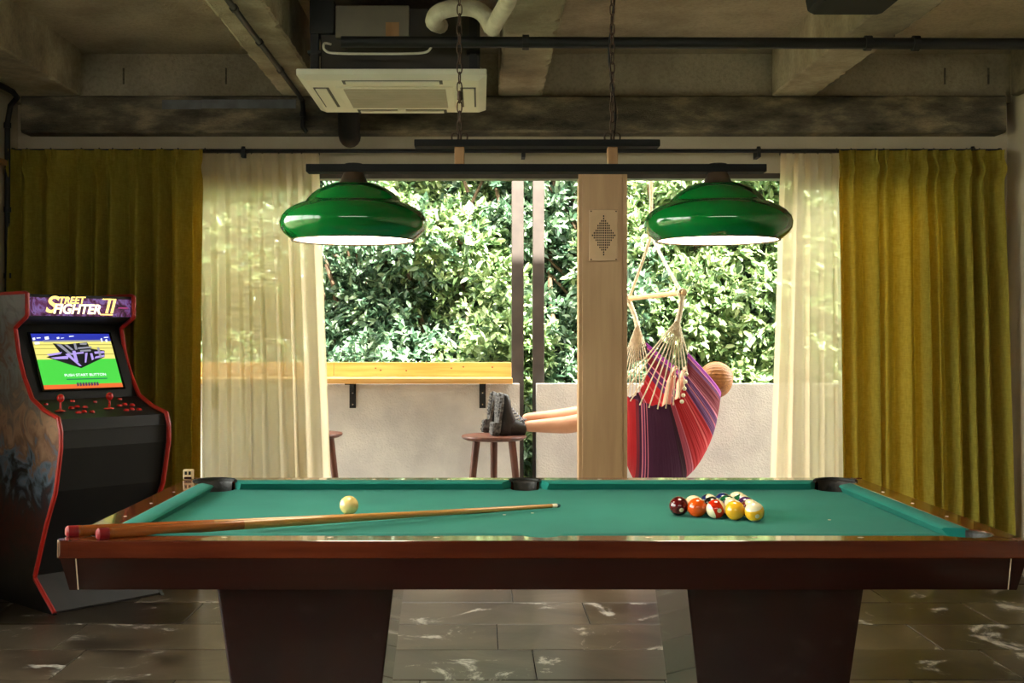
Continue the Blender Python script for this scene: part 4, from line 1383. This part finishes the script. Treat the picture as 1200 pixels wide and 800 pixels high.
me.from_pydata(vv, [], ff)
uvl = me.uv_layers.new(name='UVMap')
for lp in me.loops:
    uvl.data[lp.index].uv = uvs[lp.vertex_index]
me.polygons.foreach_set('use_smooth', [True] * len(me.polygons))
o = link('cloth_seat', me, M['hammock'], hc)
sd = o.modifiers.new('thickness', 'SOLIDIFY'); sd.thickness = 0.004
# spreader bar, ropes and fans of cord
bn, bf = at(799, 343, 7.2), at(737, 349.5, 7.95)
bd = (bf - bn).normalized()
MB().tube([bn - bd * 0.035 - HO, bf + bd * 0.035 - HO], 0.0165, 14).build('spreader_bar', M['dowel'], hc, True)
ap = at(763, 276, 7.575)
for e in (bn, bf):
    MB().tube(smooth_path([e - HO, e.lerp(ap, 0.5) + Vector((0, 0, -0.01)) - HO, ap - HO], 6), 0.0105, 8).build('rope', M['rope'], hc, True)
    # wrapped knot round the bar end
    for q in range(3):
        cc = e + bd * (0.012 * (q - 1)) - HO
        u1 = Vector((1, 0, 0)); u1 = (u1 - bd * u1.dot(bd)).normalized(); u2 = bd.cross(u1)
        MB().tube([cc + (u1 * math.cos(a) + u2 * math.sin(a)) * 0.022 for a in np.linspace(0, 2 * PI, 14, endpoint=False)], 0.007, 6, closed=True).build('knot_wrap', M['rope'], hc, True)
MB().tube([ap - HO, (ap.x - HO.x, 7.575 - HO.y, ZC - HO.z)], 0.012, 8).build('hanging_rope', M['rope'], hc, True)
gn, gf = at(794, 377, 7.22), at(747, 382, 7.95)
for e, g_, K in ((bn, gn, NK), (bf, gf, FK)):
    s0 = e + Vector((0, 0, -0.02))
    MB().tube(smooth_path([s0 - HO, s0.lerp(g_, 0.5) + Vector((0.006, 0, 0)) - HO, g_ - HO], 5), [0.02, 0.019, 0.018, 0.017, 0.017, 0.016, 0.016, 0.017, 0.017, 0.018, 0.02][:11], 9).build('bundle', M['rope'], hc, True)
    for k in range(12):
        v = k / 11.0
        q = Vector(smooth_curve(K, v)) if v < 0.97 else Vector(interp_curve(K, v))
        q.z -= 0.02
        s = g_ + Vector((0.010 * (v - 0.5), 0, 0.01))
        mid = s.lerp(q, 0.5) + Vector((0, -0.004, -0.006))
        MB().tube(smooth_path([s - HO, mid - HO, q - HO], 4), 0.0042, 6).build('cord', M['rope'], hc, True)
# crocheted fringe at the near edge
for k in range(5):
    q = Vector(smooth_curve(NK, 0.86 - k * 0.025)) - HO + Vector((0.0, -0.012, 0.02 - k * 0.02))
    MB().ball(q, 0.013, 8, 6).build('fringe_knot', M['rope'], hc, True)

# ------------------------------------------------------------------ the person in the hammock chair
pe = thing('person', 'person lounging in hammock chair with booted feet on a stool', 'person', (wx(790, 7.58), 7.58, 0.0))
PO = Vector((wx(790, 7.58), 7.58, 0.0))
LA, LB = 7.46, 7.62             # near leg, far leg depth at the ankle
J = {
    'pelvis': (1.16, 7.58, 0.60), 'spine': (1.27, 7.58, 0.72), 'chest': (1.38, 7.58, 0.87), 'neck': (1.445, 7.58, 0.955), 'headb': (1.475, 7.58, 1.0), 'headt': (1.50, 7.58, 1.075),
    'hipN': (1.13, 7.49, 0.60), 'kneeN': (0.735, 7.45, 0.80), 'calfN': (0.56, 7.45, 0.755), 'ankN': tuple(at(612, 499.5, LA)),
    'hipF': (1.13, 7.67, 0.60), 'kneeF': (0.735, 7.64, 0.835), 'calfF': (0.56, 7.63, 0.80), 'ankF': tuple(at(611, 490.5, LB)),
    'shN': (1.38, 7.42, 0.905), 'elN': (1.22, 7.37, 0.74), 'wrN': (1.25, 7.44, 0.97),
    'shF': (1.38, 7.74, 0.905), 'elF': (1.20, 7.78, 0.74), 'wrF': (1.22, 7.68, 0.97),
}
R_ = {'pelvis': 0.125, 'spine': 0.11, 'chest': 0.125, 'neck': 0.052, 'headb': 0.075, 'headt': 0.082,
      'hipN': 0.088, 'kneeN': 0.056, 'calfN': 0.062, 'ankN': 0.034, 'hipF': 0.088, 'kneeF': 0.056, 'calfF': 0.055, 'ankF': 0.034,
      'shN': 0.05, 'elN': 0.038, 'wrN': 0.026, 'shF': 0.05, 'elF': 0.038, 'wrF': 0.026}
E_ = [('pelvis', 'spine'), ('spine', 'chest'), ('chest', 'neck'), ('neck', 'headb'), ('headb', 'headt'),
      ('pelvis', 'hipN'), ('hipN', 'kneeN'), ('kneeN', 'calfN'), ('calfN', 'ankN'), ('pelvis', 'hipF'), ('hipF', 'kneeF'), ('kneeF', 'calfF'), ('calfF', 'ankF'),
      ('chest', 'shN'), ('shN', 'elN'), ('elN', 'wrN'), ('chest', 'shF'), ('shF', 'elF'), ('elF', 'wrF')]
# hands: palm and five fingers, curled in front of the chest
for sd_, sgn in (('N', 1), ('F', -1)):
    w = Vector(J['wr' + sd_])
    J['palm' + sd_] = tuple(w + Vector((0.012, 0.01 * sgn, 0.06))); R_['palm' + sd_] = 0.028
    E_.append(('wr' + sd_, 'palm' + sd_))
    for fi in range(4):
        off = Vector((0.0, 0.018 * (fi - 1.5) * sgn, 0))
        ln = (0.07, 0.078, 0.074, 0.058)[fi]
        a = Vector(J['palm' + sd_]) + off + Vector((0.0, 0, 0.028))
        b1 = a + Vector((0.008, 0.008 * sgn, ln * 0.5)); b2 = b1 + Vector((0.025, 0.012 * sgn, ln * 0.32))
        for nm, p, rr in (('a', a, 0.0095), ('b', b1, 0.0085), ('c', b2, 0.0075)):
            J[f'f{fi}{nm}{sd_}'] = tuple(p); R_[f'f{fi}{nm}{sd_}'] = rr
        E_ += [('palm' + sd_, f'f{fi}a{sd_}'), (f'f{fi}a{sd_}', f'f{fi}b{sd_}'), (f'f{fi}b{sd_}', f'f{fi}c{sd_}')]
    a = Vector(J['palm' + sd_]) + Vector((0.02, -0.03 * sgn, 0.0)); b1 = a + Vector((0.015, -0.012 * sgn, 0.032))
    J['ta' + sd_], J['tb' + sd_] = tuple(a), tuple(b1); R_['ta' + sd_], R_['tb' + sd_] = 0.0115, 0.009
    E_ += [('palm' + sd_, 'ta' + sd_), ('ta' + sd_, 'tb' + sd_)]


def skin_mesh(name, joints, edges, radii, root, levels=2, org=PO):
    keys = list(joints)
    me = bpy.data.meshes.new(name)
    me.from_pydata([tuple(Vector(joints[k]) - org) for k in keys], [(keys.index(a), keys.index(b)) for a, b in edges], [])
    ob = bpy.data.objects.new(name, me)
    col.objects.link(ob)
    md = ob.modifiers.new('skin', 'SKIN')
    md.use_smooth_shade = True
    for i, k in enumerate(keys):
        rr = radii[k]
        me.skin_vertices[0].data[i].radius = (rr, rr) if not isinstance(rr, tuple) else rr
        me.skin_vertices[0].data[i].use_root = (k == root)
    ss = ob.modifiers.new('sub', 'SUBSURF'); ss.levels = levels; ss.render_levels = levels
    dg = bpy.context.evaluated_depsgraph_get()
    res = bpy.data.meshes.new_from_object(ob.evaluated_get(dg))
    bpy.data.objects.remove(ob)
    res.polygons.foreach_set('use_smooth', [True] * len(res.polygons))
    return res


bme = skin_mesh('body', J, E_, R_, 'pelvis')
bme.materials.clear()
link('body', bme, M['skin'], pe)
# face: nose, eyes, mouth, ears on the head (the head faces left)
hb = Vector((1.487, 7.58, 1.035)) - PO
MB().tube([hb + Vector((-0.08, 0, 0.012)), hb + Vector((-0.1, 0, -0.018)), hb + Vector((-0.084, 0, -0.026))], [0.008, 0.013, 0.007], 8).build('nose', M['skin'], pe, True)
for s in (-1, 1):
    MB().ball(hb + Vector((-0.074, 0.032 * s, 0.012)), 0.012, 12, 8).build('eye', M['ferrule'], pe, True)
    MB().ball(hb + Vector((0.0, 0.08 * s, -0.002)), 0.026, 12, 8, (0.6, 0.35, 1)).build('ear', M['skin'], pe, True)
MB().tube([hb + Vector((-0.079, -0.024, -0.05)), hb + Vector((-0.086, 0, -0.052)), hb + Vector((-0.079, 0.024, -0.05))], 0.006, 6).build('mouth', M['red_rubber'], pe, True)
# hair: a cap over the back of the head falling behind the cloth edge
hr = MB()
rings = []
for i in range(19):
    th = 0.52 + (PI - 0.53) * i / 18          # from the forehead round to the back
    ring = []
    for k in range(120):
        a = 2 * PI * k / 120
        rr = 0.107 + 0.0012 * math.sin(30 * a + 1.5 * math.sin(3 * a) + th) + 0.0012 * math.sin(47 * a)
        x = -math.cos(th)
        y = math.sin(a) * math.sin(th)
        z = math.cos(a) * math.sin(th)
        ring.append((hb.x + 0.016 + rr * x * 1.0, hb.y + rr * y * 0.95, hb.z + 0.012 + rr * z * (0.95 if z > 0 else 1.2)))
    rings.append(ring)
hr.loft(rings)
hr.build('hair', M['hair'], pe, 'all')
# clothes
TJ = {k: J[k] for k in ('pelvis', 'spine', 'chest', 'shN', 'shF')}
TJ['hem'] = (1.2, 7.58, 0.645); TJ['collar'] = (1.43, 7.58, 0.945)
TJ['slN'] = tuple(Vector(J['shN']).lerp(Vector(J['elN']), 0.55)); TJ['slF'] = tuple(Vector(J['shF']).lerp(Vector(J['elF']), 0.55))
del TJ['pelvis']
TR = {'spine': 0.125, 'chest': 0.14, 'shN': 0.062, 'shF': 0.062, 'hem': 0.135, 'collar': 0.07, 'slN': 0.055, 'slF': 0.055}
tme = skin_mesh('top', TJ, [('hem', 'spine'), ('spine', 'chest'), ('chest', 'collar'), ('chest', 'shN'), ('shN', 'slN'), ('chest', 'shF'), ('shF', 'slF')], TR, 'chest')
tme.materials.clear(); link('top', tme, M['tshirt'], pe)
SJ = {'pelvis': J['pelvis'], 'waist': (1.2, 7.58, 0.645), 'hipN': J['hipN'], 'hipF': J['hipF'],
      'legN': tuple(Vector(J['hipN']).lerp(Vector(J['kneeN']), 0.45)), 'legF': tuple(Vector(J['hipF']).lerp(Vector(J['kneeF']), 0.45))}
SR_ = {'pelvis': 0.14, 'waist': 0.135, 'hipN': 0.102, 'hipF': 0.102, 'legN': 0.092, 'legF': 0.092}
sme = skin_mesh('shorts', SJ, [('pelvis', 'waist'), ('pelvis', 'hipN'), ('hipN', 'legN'), ('pelvis', 'hipF'), ('hipF', 'legF')], SR_, 'pelvis')
sme.materials.clear(); link('shorts', sme, M['denim'], pe)


def boot(ankle, heel, lean, yaw, turn=0.0):
    """boot with its sole facing left and its toe up; heel = world point of the heel's bottom"""
    ex = Vector((lean, yaw, 1.0)).normalized()           # heel -> toe
    ez = Vector((math.cos(turn), math.sin(turn), -lean)); ez = (ez - ex * ez.dot(ex)).normalized()   # sole -> shaft
    ey = ez.cross(ex)
    Mx = Matrix((ex, ey, ez)).transposed().to_4x4()
    Mx.translation = Vector(heel) - PO

    def tr(m_):
        m_.v = [tuple(Mx @ Vector(v)) for v in m_.v]
        return m_

    def ring(x, hw_, z0, z1, n=20):
        out = []
        for k in range(n):
            a = 2 * PI * k / n
            c_, s_ = math.cos(a), math.sin(a)
            zc2, hz = (z0 + z1) / 2, (z1 - z0) / 2
            out.append((x, hw_ * math.copysign(abs(c_) ** 0.8, c_), zc2 + hz * math.copysign(abs(s_) ** 0.85, s_)))
        return out
    up = MB()
    up.loft([ring(0.262, 0.018, 0.035, 0.06), ring(0.25, 0.036, 0.03, 0.075), ring(0.225, 0.046, 0.028, 0.086), ring(0.19, 0.049, 0.028, 0.095), ring(0.15, 0.045, 0.028, 0.112),
             ring(0.115, 0.041, 0.028, 0.135), ring(0.08, 0.039, 0.028, 0.15), ring(0.04, 0.038, 0.028, 0.14), ring(0.012, 0.032, 0.03, 0.12), ring(0.0, 0.018, 0.035, 0.09)])
    sh_ = []
    for z, xc, rx, ry in ((0.10, 0.062, 0.058, 0.04), (0.13, 0.060, 0.054, 0.041), (0.16, 0.055, 0.049, 0.041), (0.185, 0.052, 0.046, 0.041), (0.20, 0.050, 0.047, 0.043), (0.205, 0.05, 0.043, 0.04)):
        sh_.append([(xc + rx * math.cos(2 * PI * k / 20), ry * math.sin(2 * PI * k / 20), z) for k in range(20)])
    up.loft(sh_)
    bo = tr(up).build('boot', M['boot'], pe, True)
    out = [(0.268, 0.0), (0.262, 0.022), (0.24, 0.042), (0.20, 0.053), (0.16, 0.050), (0.11, 0.041), (0.06, 0.039), (0.02, 0.036), (0.002, 0.022), (-0.004, 0.0)]
    poly = out + [(x, -y) for x, y in out[-2:0:-1]]
    so = MB().prism(poly, 0.014, 0.033, 'z')
    hl = [(x, y) for x, y in poly if x < 0.085]
    so.prism([(0.08, 0.038), (0.02, 0.036), (0.002, 0.022), (-0.004, 0.0), (0.002, -0.022), (0.02, -0.036), (0.08, -0.038)], -0.012, 0.015, 'z')
    sl = tr(so).build('sole', M['sole'], pe)
    for q in range(7):
        x = 0.115 + q * 0.021
        w_ = 0.040 if 0 < q < 6 else 0.03
        for s in (-1, 1):
            lg = MB().add([(x, s * 0.004, 0.006), (x + 0.012, s * 0.004, 0.006), (x + 0.018, s * w_, 0.006), (x + 0.006, s * w_, 0.006),
                           (x, s * 0.004, 0.015), (x + 0.012, s * 0.004, 0.015), (x + 0.018, s * w_, 0.015), (x + 0.006, s * w_, 0.015)],
                          [(0, 1, 2, 3), (4, 7, 6, 5), (0, 4, 5, 1), (1, 5, 6, 2), (2, 6, 7, 3), (3, 7, 4, 0)])
            tr(lg).build('tread_lug', M['sole'], sl)
    for q in range(3):
        tr(MB().box(0.01 + q * 0.024, 0.024 + q * 0.024, -0.03, 0.03, -0.018, -0.011)).build('heel_lug', M['sole'], sl)
    for q in range(6):
        x, z = 0.165 - q * 0.014, 0.110 + q * 0.0165
        MB()
        l_ = MB().tube([(x, -0.03, z - 0.012), (x + 0.012, 0, z + 0.004), (x - 0.004, 0.03, z - 0.004)], 0.004, 6)
        tr(l_).build('lace', M['lace'], bo, True)
    bw = MB()
    for s in (-1, 1):
        bw.tube(smooth_path([(0.095, 0, 0.195), (0.115, 0.02 * s, 0.205), (0.112, 0.035 * s, 0.19), (0.098, 0.01 * s, 0.19)], 4), 0.0035, 6)
    tr(bw).build('lace_bow', M['lace'], bo, True)


seat_top = 0.693
boot(J['ankN'], (wx(572, LA) + 0.03, LA - 0.065, seat_top + 0.004), 0.10, 0.0, 0.36)
boot(J['ankF'], (wx(563, LB) + 0.022, LB + 0.03, seat_top + 0.004), 0.16, 0.15, 0.2)

# ------------------------------------------------------------------ arcade cabinet
TH = math.atan2(0.742, 0.67)
ar = thing('arcade_cabinet', 'black arcade cabinet with red edge trim and a lit game screen', 'arcade machine', (-1.98, 5.55, 0), TH)
AW = 0.60
PROF = [(0.027, 0.0), (0.228, 0.147), (0.112, 0.417), (0.027, 0.575), (-0.022, 0.78), (-0.022, 0.865), (0.0, 0.923), (0.13, 0.955), (0.25, 1.005), (0.33, 1.11), (0.385, 1.22), (0.42, 1.352), (0.31, 1.403), (0.30, 1.415), (0.30, 1.519)]
BACK = [(0.62, 1.519), (0.62, 0.0)]
m, nt, b = principled('arcade_side_art')
tc = nt.nodes.new('ShaderNodeTexCoord')
sp = nt.nodes.new('ShaderNodeSeparateXYZ'); nt.links.new(tc.outputs['Object'], sp.inputs[0])
nz = nt.nodes.new('ShaderNodeTexNoise'); nz.inputs['Scale'].default_value = 6.0; nz.inputs['Detail'].default_value = 5; nz.inputs['Distortion'].default_value = 2.2
nt.links.new(tc.outputs['Object'], nz.inputs['Vector'])
ml = nt.nodes.new('ShaderNodeMath'); ml.operation = 'MULTIPLY_ADD'; ml.inputs[1].default_value = 0.5; ml.inputs[2].default_value = -0.25
nt.links.new(nz.outputs['Fac'], ml.inputs[0])
dv = nt.nodes.new('ShaderNodeMath'); dv.operation = 'MULTIPLY_ADD'; dv.inputs[1].default_value = 1 / 1.52
nt.links.new(sp.outputs[2], dv.inputs[0]); nt.links.new(ml.outputs[0], dv.inputs[2])
r = ramp_node(nt, [(0.0, S(18, 18, 20)), (0.16, S(34, 30, 30)), (0.27, S(70, 26, 20)), (0.36, S(34, 36, 42)), (0.44, S(96, 112, 130)), (0.50, S(124, 88, 70)), (0.60, S(166, 130, 104)), (0.68, S(110, 98, 92)), (0.76, S(134, 138, 138)), (0.83, S(122, 88, 72)), (0.88, S(130, 128, 128)), (1.0, S(156, 156, 158))])
nt.links.new(dv.outputs[0], r.inputs[0])
nt.links.new(r.outputs[0], b.inputs['Base Color'])
b.inputs['Roughness'].default_value = 0.35
M['side_art'] = m
for k, x0 in enumerate((0.0, AW - 0.018)):
    MB().prism(PROF + BACK, x0, x0 + 0.018, 'x').build('side_panel', M['side_art'] if k == 0 else M['arc_black'], ar)
    path = [(x0 + 0.009, t_, z_) for t_, z_ in PROF] + [(x0 + 0.009, 0.62, 1.519)]
    dense = []
    for q in range(len(path) - 1):
        a, c = Vector(path[q]), Vector(path[q + 1])
        dense += [a.lerp(c, w) for w in ((0.25 if k and not q else 0.05, 0.5, 0.97) if (c - a).length > 0.05 else (0.1, 0.9))]
    MB().tube(dense, 0.0115, 8).build('edge_trim', M['arc_red'], ar, True)
x0, x1 = 0.018, AW - 0.018


def strip(name, pts, mat, back=0.015, parent=ar, xx=(x0, x1)):
    """panel following a profile between the side panels, given thickness behind"""
    m_ = MB()
    for (a, z), (c, w) in zip(pts[:-1], pts[1:]):
        n_ = Vector((w - z, -(c - a))); n_.normalize()
        q = [(a, z), (c, w), (c + n_.x * back, w + n_.y * back), (a + n_.x * back, z + n_.y * back)]
        m_.prism(q, xx[0], xx[1], 'x')
    return m_.build(name, mat, parent)


strip('kick_panel', [(0.045, 0.012), (0.24, 0.155)], M['arc_kick'])
strip('front_panel', [(0.24, 0.155), (0.128, 0.417), (0.043, 0.578), (-0.004, 0.78), (-0.004, 0.865)], M['arc_black'])
strip('coin_door', [(0.112, 0.46), (0.066, 0.56)], M['arc_kick'], back=-0.002, xx=(0.2, 0.4))
cp_ = strip('control_panel', [(-0.008, 0.865), (0.006, 0.918), (0.13, 0.949), (0.255, 1.0)], M['arc_black'])
strip('screen_bezel', [(0.262, 1.0), (0.45, 1.37)], M['arc_black'])
strip('speaker_panel', [(0.45, 1.37), (0.315, 1.406)], M['arc_black'])
strip('top_panel', [(0.31, 1.515), (0.62, 1.515)], M['arc_black'])
strip('back_panel', [(0.615, 1.515), (0.615, 0.0)], M['arc_black'])

# marquee with its lettering (back-lit)
MQ0, MQ1, MQT = 1.410, 1.513, 0.312
M['mq'] = None
m, nt, b = principled('marquee_art')
tc = nt.nodes.new('ShaderNodeTexCoord')
nz = nt.nodes.new('ShaderNodeTexNoise'); nz.inputs['Scale'].default_value = 22; nz.inputs['Detail'].default_value = 3; nz.inputs['Distortion'].default_value = 1.5
nt.links.new(tc.outputs['Object'], nz.inputs['Vector'])
r = ramp_node(nt, [(0.35, S(40, 10, 30)), (0.5, S(92, 40, 84)), (0.62, S(120, 96, 160)), (0.7, S(60, 20, 50))])
nt.links.new(nz.outputs['Fac'], r.inputs[0])
nt.links.new(r.outputs[0], b.inputs['Base Color']); nt.links.new(r.outputs[0], b.inputs['Emission Color'])
b.inputs['Emission Strength'].default_value = 0.35
mqo = MB().box(x0, x1, MQT, MQT + 0.012, MQ0, MQ1).build('marquee', m, ar)
M['gold_glow'] = pm('lit_gold_lettering', S(255, 226, 120), rough=0.5, emit=S(255, 226, 120), strength=0.75)
M['cream_glow'] = pm('lit_cream_lettering', S(255, 246, 200), rough=0.5, emit=S(255, 244, 196), strength=0.85)
M['mag_glow'] = pm('lit_magenta_lettering', S(170, 60, 120), rough=0.5, emit=S(150, 50, 110), strength=0.4)


def lettering(body, size, x, z, t_, mat, parent, name='lettering', shear=0.25, sx=1.0, tilt=0.0, rot=0.0, spacing=1.0, offset=0.0):
    me_ = text_mesh(body, size, shear, 0.0008, spacing, offset)
    o_ = link(name, me_, mat, parent)
    o_.matrix_local = Matrix.Translation((x, t_, z)) @ Matrix.Rotation(-tilt, 4, 'X') @ Matrix.Rotation(PI / 2, 4, 'X') @ Matrix.Rotation(rot, 4, 'Z') @ Matrix.Diagonal((sx, 1, 1, 1))
    return o_


lettering('S', 0.115, 0.135, 1.462, MQT - 0.002, M['gold_glow'], mqo, sx=1.15, offset=0.002)
lettering('TREET', 0.048, 0.245, 1.487, MQT - 0.002, M['gold_glow'], mqo, sx=1.05, rot=0.03, offset=0.001)
lettering('FIGHTER', 0.066, 0.275, 1.443, MQT - 0.003, M['cream_glow'], mqo, sx=1.0, offset=0.002)
lettering('II', 0.105, 0.455, 1.46, MQT - 0.002, M['gold_glow'], mqo, sx=1.1, offset=0.001)
MB().box(0.418, 0.485, MQT - 0.002, MQT, 1.496, 1.503).build('lettering_bar', M['gold_glow'], mqo)
MB().box(0.405, 0.475, MQT - 0.002, MQT, 1.417, 1.423).build('lettering_bar', M['gold_glow'], mqo)
MB().box(0.508, 0.565, MQT - 0.002, MQT, 1.452, 1.459).build('small_print', M['mag_glow'], mqo)

# screen, leaning back in the bezel
sa, sz0, sz1 = (0.262, 1.0), 1.045, 1.318


def scr_pt(u, v, off=0.0):
    """u 0..1 across, v 0..1 up the screen face"""
    z = sz0 + (sz1 - sz0) * v
    t_ = 0.262 + (z - 1.0) * (0.45 - 0.262) / 0.37
    n_ = Vector((0, -0.37, 0.188)).normalized()
    return Vector((0.085 + 0.43 * u, t_, z)) + n_ * (0.002 + off)


TILT = math.atan2(0.188, 0.37)
tubem = pm('screen_glass', S(8, 10, 12), rough=0.15)
scr = MB().add([scr_pt(-0.03, -0.03), scr_pt(1.03, -0.03), scr_pt(1.03, 1.03), scr_pt(-0.03, 1.03),
                scr_pt(-0.03, -0.03, 0.006), scr_pt(1.03, -0.03, 0.006), scr_pt(1.03, 1.03, 0.006), scr_pt(-0.03, 1.03, 0.006)],
               [(0, 3, 2, 1), (4, 5, 6, 7), (0, 1, 5, 4), (1, 2, 6, 5), (2, 3, 7, 6), (3, 0, 4, 7)]).build('screen', tubem, ar)


def lit(name, c, s=0.6):
    return pm(name, tuple(x * 0.15 for x in c[:3]) + (1,), rough=0.6, emit=c, strength=s)


def patch(name, pts, mat, off):
    v = [scr_pt(u, w, off) for u, w in pts]
    v2 = [scr_pt(u, w, off - 0.0006) for u, w in pts]
    n_ = len(pts)
    MB().add(v + v2, [tuple(range(n_)), tuple(range(n_, 2 * n_))[::-1]] + [(i, n_ + i, n_ + (i + 1) % n_, (i + 1) % n_) for i in range(n_)]).build(name, mat, scr)


LB_, LY_, LG_, LO_, LW_, LK_, LV_, LVd = lit('pixel_blue', S(34, 44, 150)), lit('pixel_yellow', S(214, 206, 110)), lit('pixel_green', S(64, 188, 60)), lit('pixel_orange', S(206, 96, 40)), lit('pixel_white', S(236, 240, 250)), lit('pixel_dark', S(16, 18, 22), 0.3), lit('pixel_violet', S(160, 140, 210)), lit('pixel_grey', S(130, 130, 140))
patch('sky_band', [(0, 0.86), (1, 0.86), (1, 1), (0, 1)], LB_, 0.007)
patch('stand_band', [(0, 0.53), (1, 0.53), (1, 0.86), (0, 0.86)], LY_, 0.007)
patch('field_band', [(0, 0.075), (1, 0.075), (1, 0.53), (0, 0.53)], LG_, 0.007)
patch('dirt_band', [(0, 0), (1, 0), (1, 0.075), (0, 0.075)], LO_, 0.007)
patch('roof_line', [(0.13, 0.845), (0.88, 0.855), (0.88, 0.885), (0.13, 0.875)], LVd, 0.008)
for v in (0.61, 0.72, 0.79):
    patch('stand_line', [(0, v), (1, v), (1, v + 0.012), (0, v + 0.012)], lit('pixel_olive', S(150, 140, 70)), 0.008)
for u, v, w_, h_ in ((0.01, 0.88, 0.03, 0.05), (0.06, 0.91, 0.05, 0.02), (0.16, 0.89, 0.05, 0.06), (0.31, 0.9, 0.03, 0.04), (0.36, 0.91, 0.04, 0.015), (0.47, 0.94, 0.06, 0.02), (0.87, 0.84, 0.02, 0.08), (0.93, 0.84, 0.025, 0.06), (0.92, 0.92, 0.06, 0.02), (0.02, 0.80, 0.06, 0.05)):
    patch('white_mark', [(u, v), (u + w_, v + 0.008), (u + w_, v + h_), (u, v + h_ * 0.8)], LW_, 0.008)
# angular title shape with violet strokes
patch('title_shadow', [(0.12, 0.57), (0.30, 0.66), (0.24, 0.82), (0.40, 0.80), (0.68, 0.84), (0.70, 0.72), (0.88, 0.68), (0.86, 0.56), (0.52, 0.36)], LK_, 0.009)
for q in ([(0.13, 0.62), (0.33, 0.66), (0.30, 0.62), (0.16, 0.59)], [(0.17, 0.56), (0.40, 0.59), (0.38, 0.53), (0.22, 0.53)], [(0.36, 0.62), (0.50, 0.40), (0.53, 0.40), (0.41, 0.62)],
          [(0.46, 0.68), (0.50, 0.68), (0.50, 0.47), (0.46, 0.50)], [(0.38, 0.63), (0.60, 0.66), (0.60, 0.63), (0.38, 0.60)], [(0.54, 0.74), (0.72, 0.76), (0.72, 0.73), (0.54, 0.71)],
          [(0.56, 0.69), (0.70, 0.70), (0.70, 0.67), (0.56, 0.66)], [(0.62, 0.64), (0.65, 0.64), (0.60, 0.46), (0.58, 0.46)], [(0.68, 0.63), (0.71, 0.63), (0.71, 0.52), (0.68, 0.50)],
          [(0.74, 0.66), (0.87, 0.67), (0.87, 0.63), (0.74, 0.62)], [(0.74, 0.57), (0.86, 0.60), (0.86, 0.565), (0.72, 0.53)], [(0.79, 0.74), (0.82, 0.74), (0.82, 0.55), (0.79, 0.54)],
          [(0.28, 0.80), (0.34, 0.80), (0.46, 0.60), (0.42, 0.60)], [(0.38, 0.79), (0.42, 0.79), (0.48, 0.70), (0.45, 0.69)], [(0.50, 0.82), (0.53, 0.82), (0.53, 0.70), (0.50, 0.70)],
          [(0.58, 0.82), (0.68, 0.83), (0.66, 0.79), (0.58, 0.79)]):
    patch('title_stroke', q, LV_ if q[0][1] < 0.69 else LVd, 0.010)


def screen_text(body, size, u, v, mat, sx=1.0):
    me_ = text_mesh(body, size, 0, 0.0004)
    o_ = link('screen_text', me_, mat, scr)
    o_.matrix_local = Matrix.Translation(scr_pt(u, v, 0.0095)) @ Matrix.Rotation(-TILT, 4, 'X') @ Matrix.Rotation(PI / 2, 4, 'X') @ Matrix.Diagonal((sx, 1, 1, 1))


screen_text('PUSH START BUTTON', 0.020, 0.55, 0.235, LW_, 1.15)
plum = lit('pixel_plum', S(70, 40, 70))
for k in range(8):
    u = 0.41 + k * 0.036
    patch('title_dash', [(u, 0.035), (u + 0.026, 0.045), (u + 0.026, 0.105), (u, 0.095)], plum, 0.009)
patch('copyright_line', [(0.30, 0.155), (0.82, 0.155), (0.82, 0.175), (0.30, 0.175)], lit('pixel_teal', S(20, 110, 70)), 0.008)

# controls
pn = Vector((0, -0.38, 0.925)).normalized()


def cp_pt(x, s):
    """s 0..1 from front lip to screen"""
    t_ = 0.006 + 0.124 * min(1, s * 2) + (0.125 * max(0, s * 2 - 1))
    z = 0.918 + 0.031 * min(1, s * 2) + 0.051 * max(0, s * 2 - 1)
    return Vector((x, t_, z))


for sx_ in (0.085, 0.345):
    p = cp_pt(sx_, 0.48)
    js = MB().lathe([(0.0005, 0.0), (0.026, 0.0), (0.024, 0.006), (0.010, 0.010), (0.0005, 0.011)], tuple(p + pn * 0.001), 18).build('joystick', M['red_plastic'], ar, True)
    MB().tube([p + pn * 0.006, p + Vector((0, -0.004, 0.055))], 0.006, 8).build('stick', M['red_plastic'], js, True)
    MB().ball(p + Vector((0, -0.005, 0.064)), 0.0185, 16, 10, (1, 1, 1.1)).build('ball_top', M['red_plastic'], js, True)
    for k in range(6):
        q = cp_pt(sx_ + 0.075 + 0.036 * (k % 3), 0.34 + 0.26 * (k // 3) + 0.04 * (k % 3 == 1))
        bt = MB().lathe([(0.0005, 0.010), (0.009, 0.010), (0.011, 0.008), (0.011, 0.004), (0.015, 0.004), (0.015, -0.002)], tuple(q), 16)
        bt.build('button', M['red_plastic'], ar, True)
    q = cp_pt(sx_ + 0.12, 0.88)
    MB().lathe([(0.0005, 0.008), (0.009, 0.008), (0.012, 0.004), (0.012, -0.002)], tuple(q), 14).build('start_button', M['red_plastic'], ar, True)
    q = cp_pt(sx_ - 0.03, 0.80)
    MB().lathe([(0.0005, 0.008), (0.008, 0.008), (0.010, 0.004), (0.010, -0.002)], tuple(q), 14).build('start_button', M['red_plastic'], ar, True)
